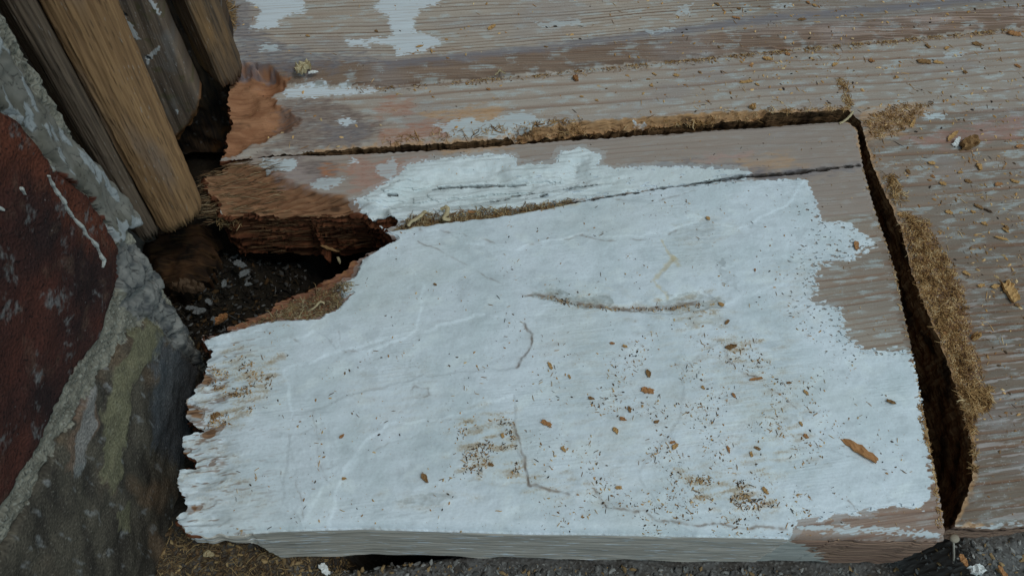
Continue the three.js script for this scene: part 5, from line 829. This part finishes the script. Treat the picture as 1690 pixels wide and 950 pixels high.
// splinters of the torn left end of the block
{
  const list = []; for (let i = 0; i < 520; i++) { const t = rnd(), px = mix(336, 470, t * t), py = mix(270, 345, rnd()) + (px - 340) * 0.05, p = at(px, py, -0.004); if (A_torn(p.x, p.z) < -0.004) continue; const l = rr(0.003, 0.011); list.push({ x: p.x - l * 0.1, z: p.z, y: Math.max(-0.03, (blockS(p.x, p.z) > 0 ? blockH(p.x, p.z) : -0.006 - rnd() * 0.012)) + 0.0003, k: pick([0, 2, 2]), l, w: rr(0.0001, 0.00042), c: pick([[0.34, 0.21, 0.11], [0.24, 0.14, 0.07], [0.44, 0.31, 0.18], [0.14, 0.085, 0.05]]), yaw: rr(-0.35, 0.35) + 0.1, tilt: rr(-0.15, 0.3) }); }
  for (let i = 0; i < 160; i++) { const px = mix(358, 396, rnd()), py = mix(338, 372, rnd()), p = at(px, py, -0.012); list.push({ x: p.x, z: p.z, y: -0.012 + rr(-0.004, 0.002), k: pick([0, 1, 3]), l: rr(0.0015, 0.005), w: rr(0.0002, 0.0006), c: pick([[0.34, 0.22, 0.1], [0.45, 0.32, 0.17], [0.25, 0.15, 0.07]]), yaw: rr(0, 6.3), tilt: rr(-0.7, 0.7) }); }
  for (let i = 0; i < 240; i++) { const px = mix(400, 640, rnd()), p = at(px, 350 + rnd() * 12, -0.006); list.push({ x: p.x, z: p.z, y: -0.004 - rnd() * 0.03, k: pick([0, 2]), l: rr(0.003, 0.012), w: rr(0.0001, 0.0003), c: pick([[0.2, 0.11, 0.055], [0.28, 0.17, 0.09], [0.12, 0.07, 0.04]]), yaw: rr(-0.15, 0.15), tilt: rr(-0.08, 0.08) }); }
  scatter('', '', '', list, block);
  for (const m of block.children) if (m.isInstancedMesh) { m.name = 'splinter'; }
}
// rubble in the hollow and on the ground
const gy = (x, z) => groundY(x, z);
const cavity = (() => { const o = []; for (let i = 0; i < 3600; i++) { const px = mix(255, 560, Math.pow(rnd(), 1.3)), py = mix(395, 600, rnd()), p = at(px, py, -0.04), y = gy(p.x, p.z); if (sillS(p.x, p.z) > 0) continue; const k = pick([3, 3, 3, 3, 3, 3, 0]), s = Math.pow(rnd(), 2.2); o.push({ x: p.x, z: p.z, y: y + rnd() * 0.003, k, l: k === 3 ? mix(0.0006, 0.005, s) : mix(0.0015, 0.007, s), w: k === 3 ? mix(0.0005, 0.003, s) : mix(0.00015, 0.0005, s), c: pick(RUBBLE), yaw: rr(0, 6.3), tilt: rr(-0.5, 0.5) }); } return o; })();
scatter('rubble', 'dark crumbs, grit and paint flakes at the bottom of the rotted hollow', 'rubble', cavity);
[[396, 438, 26, 14, 40], [404, 452, 20, 12, -30], [330, 515, 24, 12, -10], [345, 500, 18, 10, 60], [318, 510, 22, 9, 5], [370, 470, 18, 10, 80], [358, 530, 20, 10, 30], [410, 470, 14, 8, 0]].forEach(([x, y, l, w, d], i) => chip(x, y, l * 1.15, w * 1.15, d, 'grey', 'grey paint flake lying in the dark rubble of the rotted hollow', { name: 'paint_flake', cat: 'paint flake', group: 'flakes in the hollow', y: -0.04, thick: 0.0006, tip: 0.15 }));
chip(366, 528, 26, 13, -30, 'orange', 'orange-brown lump of wood in the rubble of the hollow, beside the rotten ledge', { y: -0.036, thick: 0.003 });
chip(312, 478, 46, 20, 8, 'dark', 'dark weathered piece of wood lying in the rubble, left side of the hollow', { y: -0.032, thick: 0.004 });
scatter('sawdust', 'damp brown sawdust and chips on the ground at the lower left, under the block', 'sawdust', (() => { const o = []; for (let i = 0; i < 3800; i++) { const px = mix(225, 560, Math.pow(rnd(), 1.4)), py = rr(870, 985), p = at(px, py, -0.05); const k = pick([3, 3, 0, 0, 2, 1]), s = Math.pow(rnd(), 2.2); o.push({ x: p.x, z: p.z, y: gy(p.x, p.z) + rnd() * 0.002, k, l: k === 3 ? mix(0.0006, 0.004, s) : mix(0.0015, 0.006, s), w: k === 3 ? mix(0.0004, 0.0026, s) : mix(0.00015, 0.0005, s), c: pick([[0.3, 0.2, 0.1], [0.16, 0.1, 0.055], [0.42, 0.29, 0.14], [0.09, 0.065, 0.045], [0.2, 0.15, 0.09]]), yaw: rr(0, 6.3), tilt: rr(-0.4, 0.4) }); } return o; })());
scatter('grit', 'grey grit and scattered sawdust on the concrete in front of the sill', 'grit', (() => { const o = []; for (let i = 0; i < 4200; i++) { const px = rr(480, 1760), py = px > 1560 ? rr(870, 985) : rr(918, 985), p = at(px, py, px > 1570 ? -0.016 : -0.05); if (sillS(p.x, p.z) > -0.001 || blockS(p.x, p.z) > -0.001) continue; const k = pick([3, 3, 3, 3, 0]), s = Math.pow(rnd(), 3); o.push({ x: p.x, z: p.z, y: gy(p.x, p.z) + 0.0002, k, l: k === 3 ? mix(0.0005, 0.004, s) : mix(0.001, 0.004, s), w: k === 3 ? mix(0.0004, 0.0028, s) : mix(0.0001, 0.0003, s), c: pick([[0.22, 0.22, 0.21], [0.12, 0.115, 0.11], [0.34, 0.33, 0.31], [0.07, 0.065, 0.06], [0.3, 0.2, 0.1], [0.18, 0.17, 0.16]]), yaw: rr(0, 6.3), tilt: rr(-0.3, 0.3) }); } return o; })());
renderer.render(scene, camera);
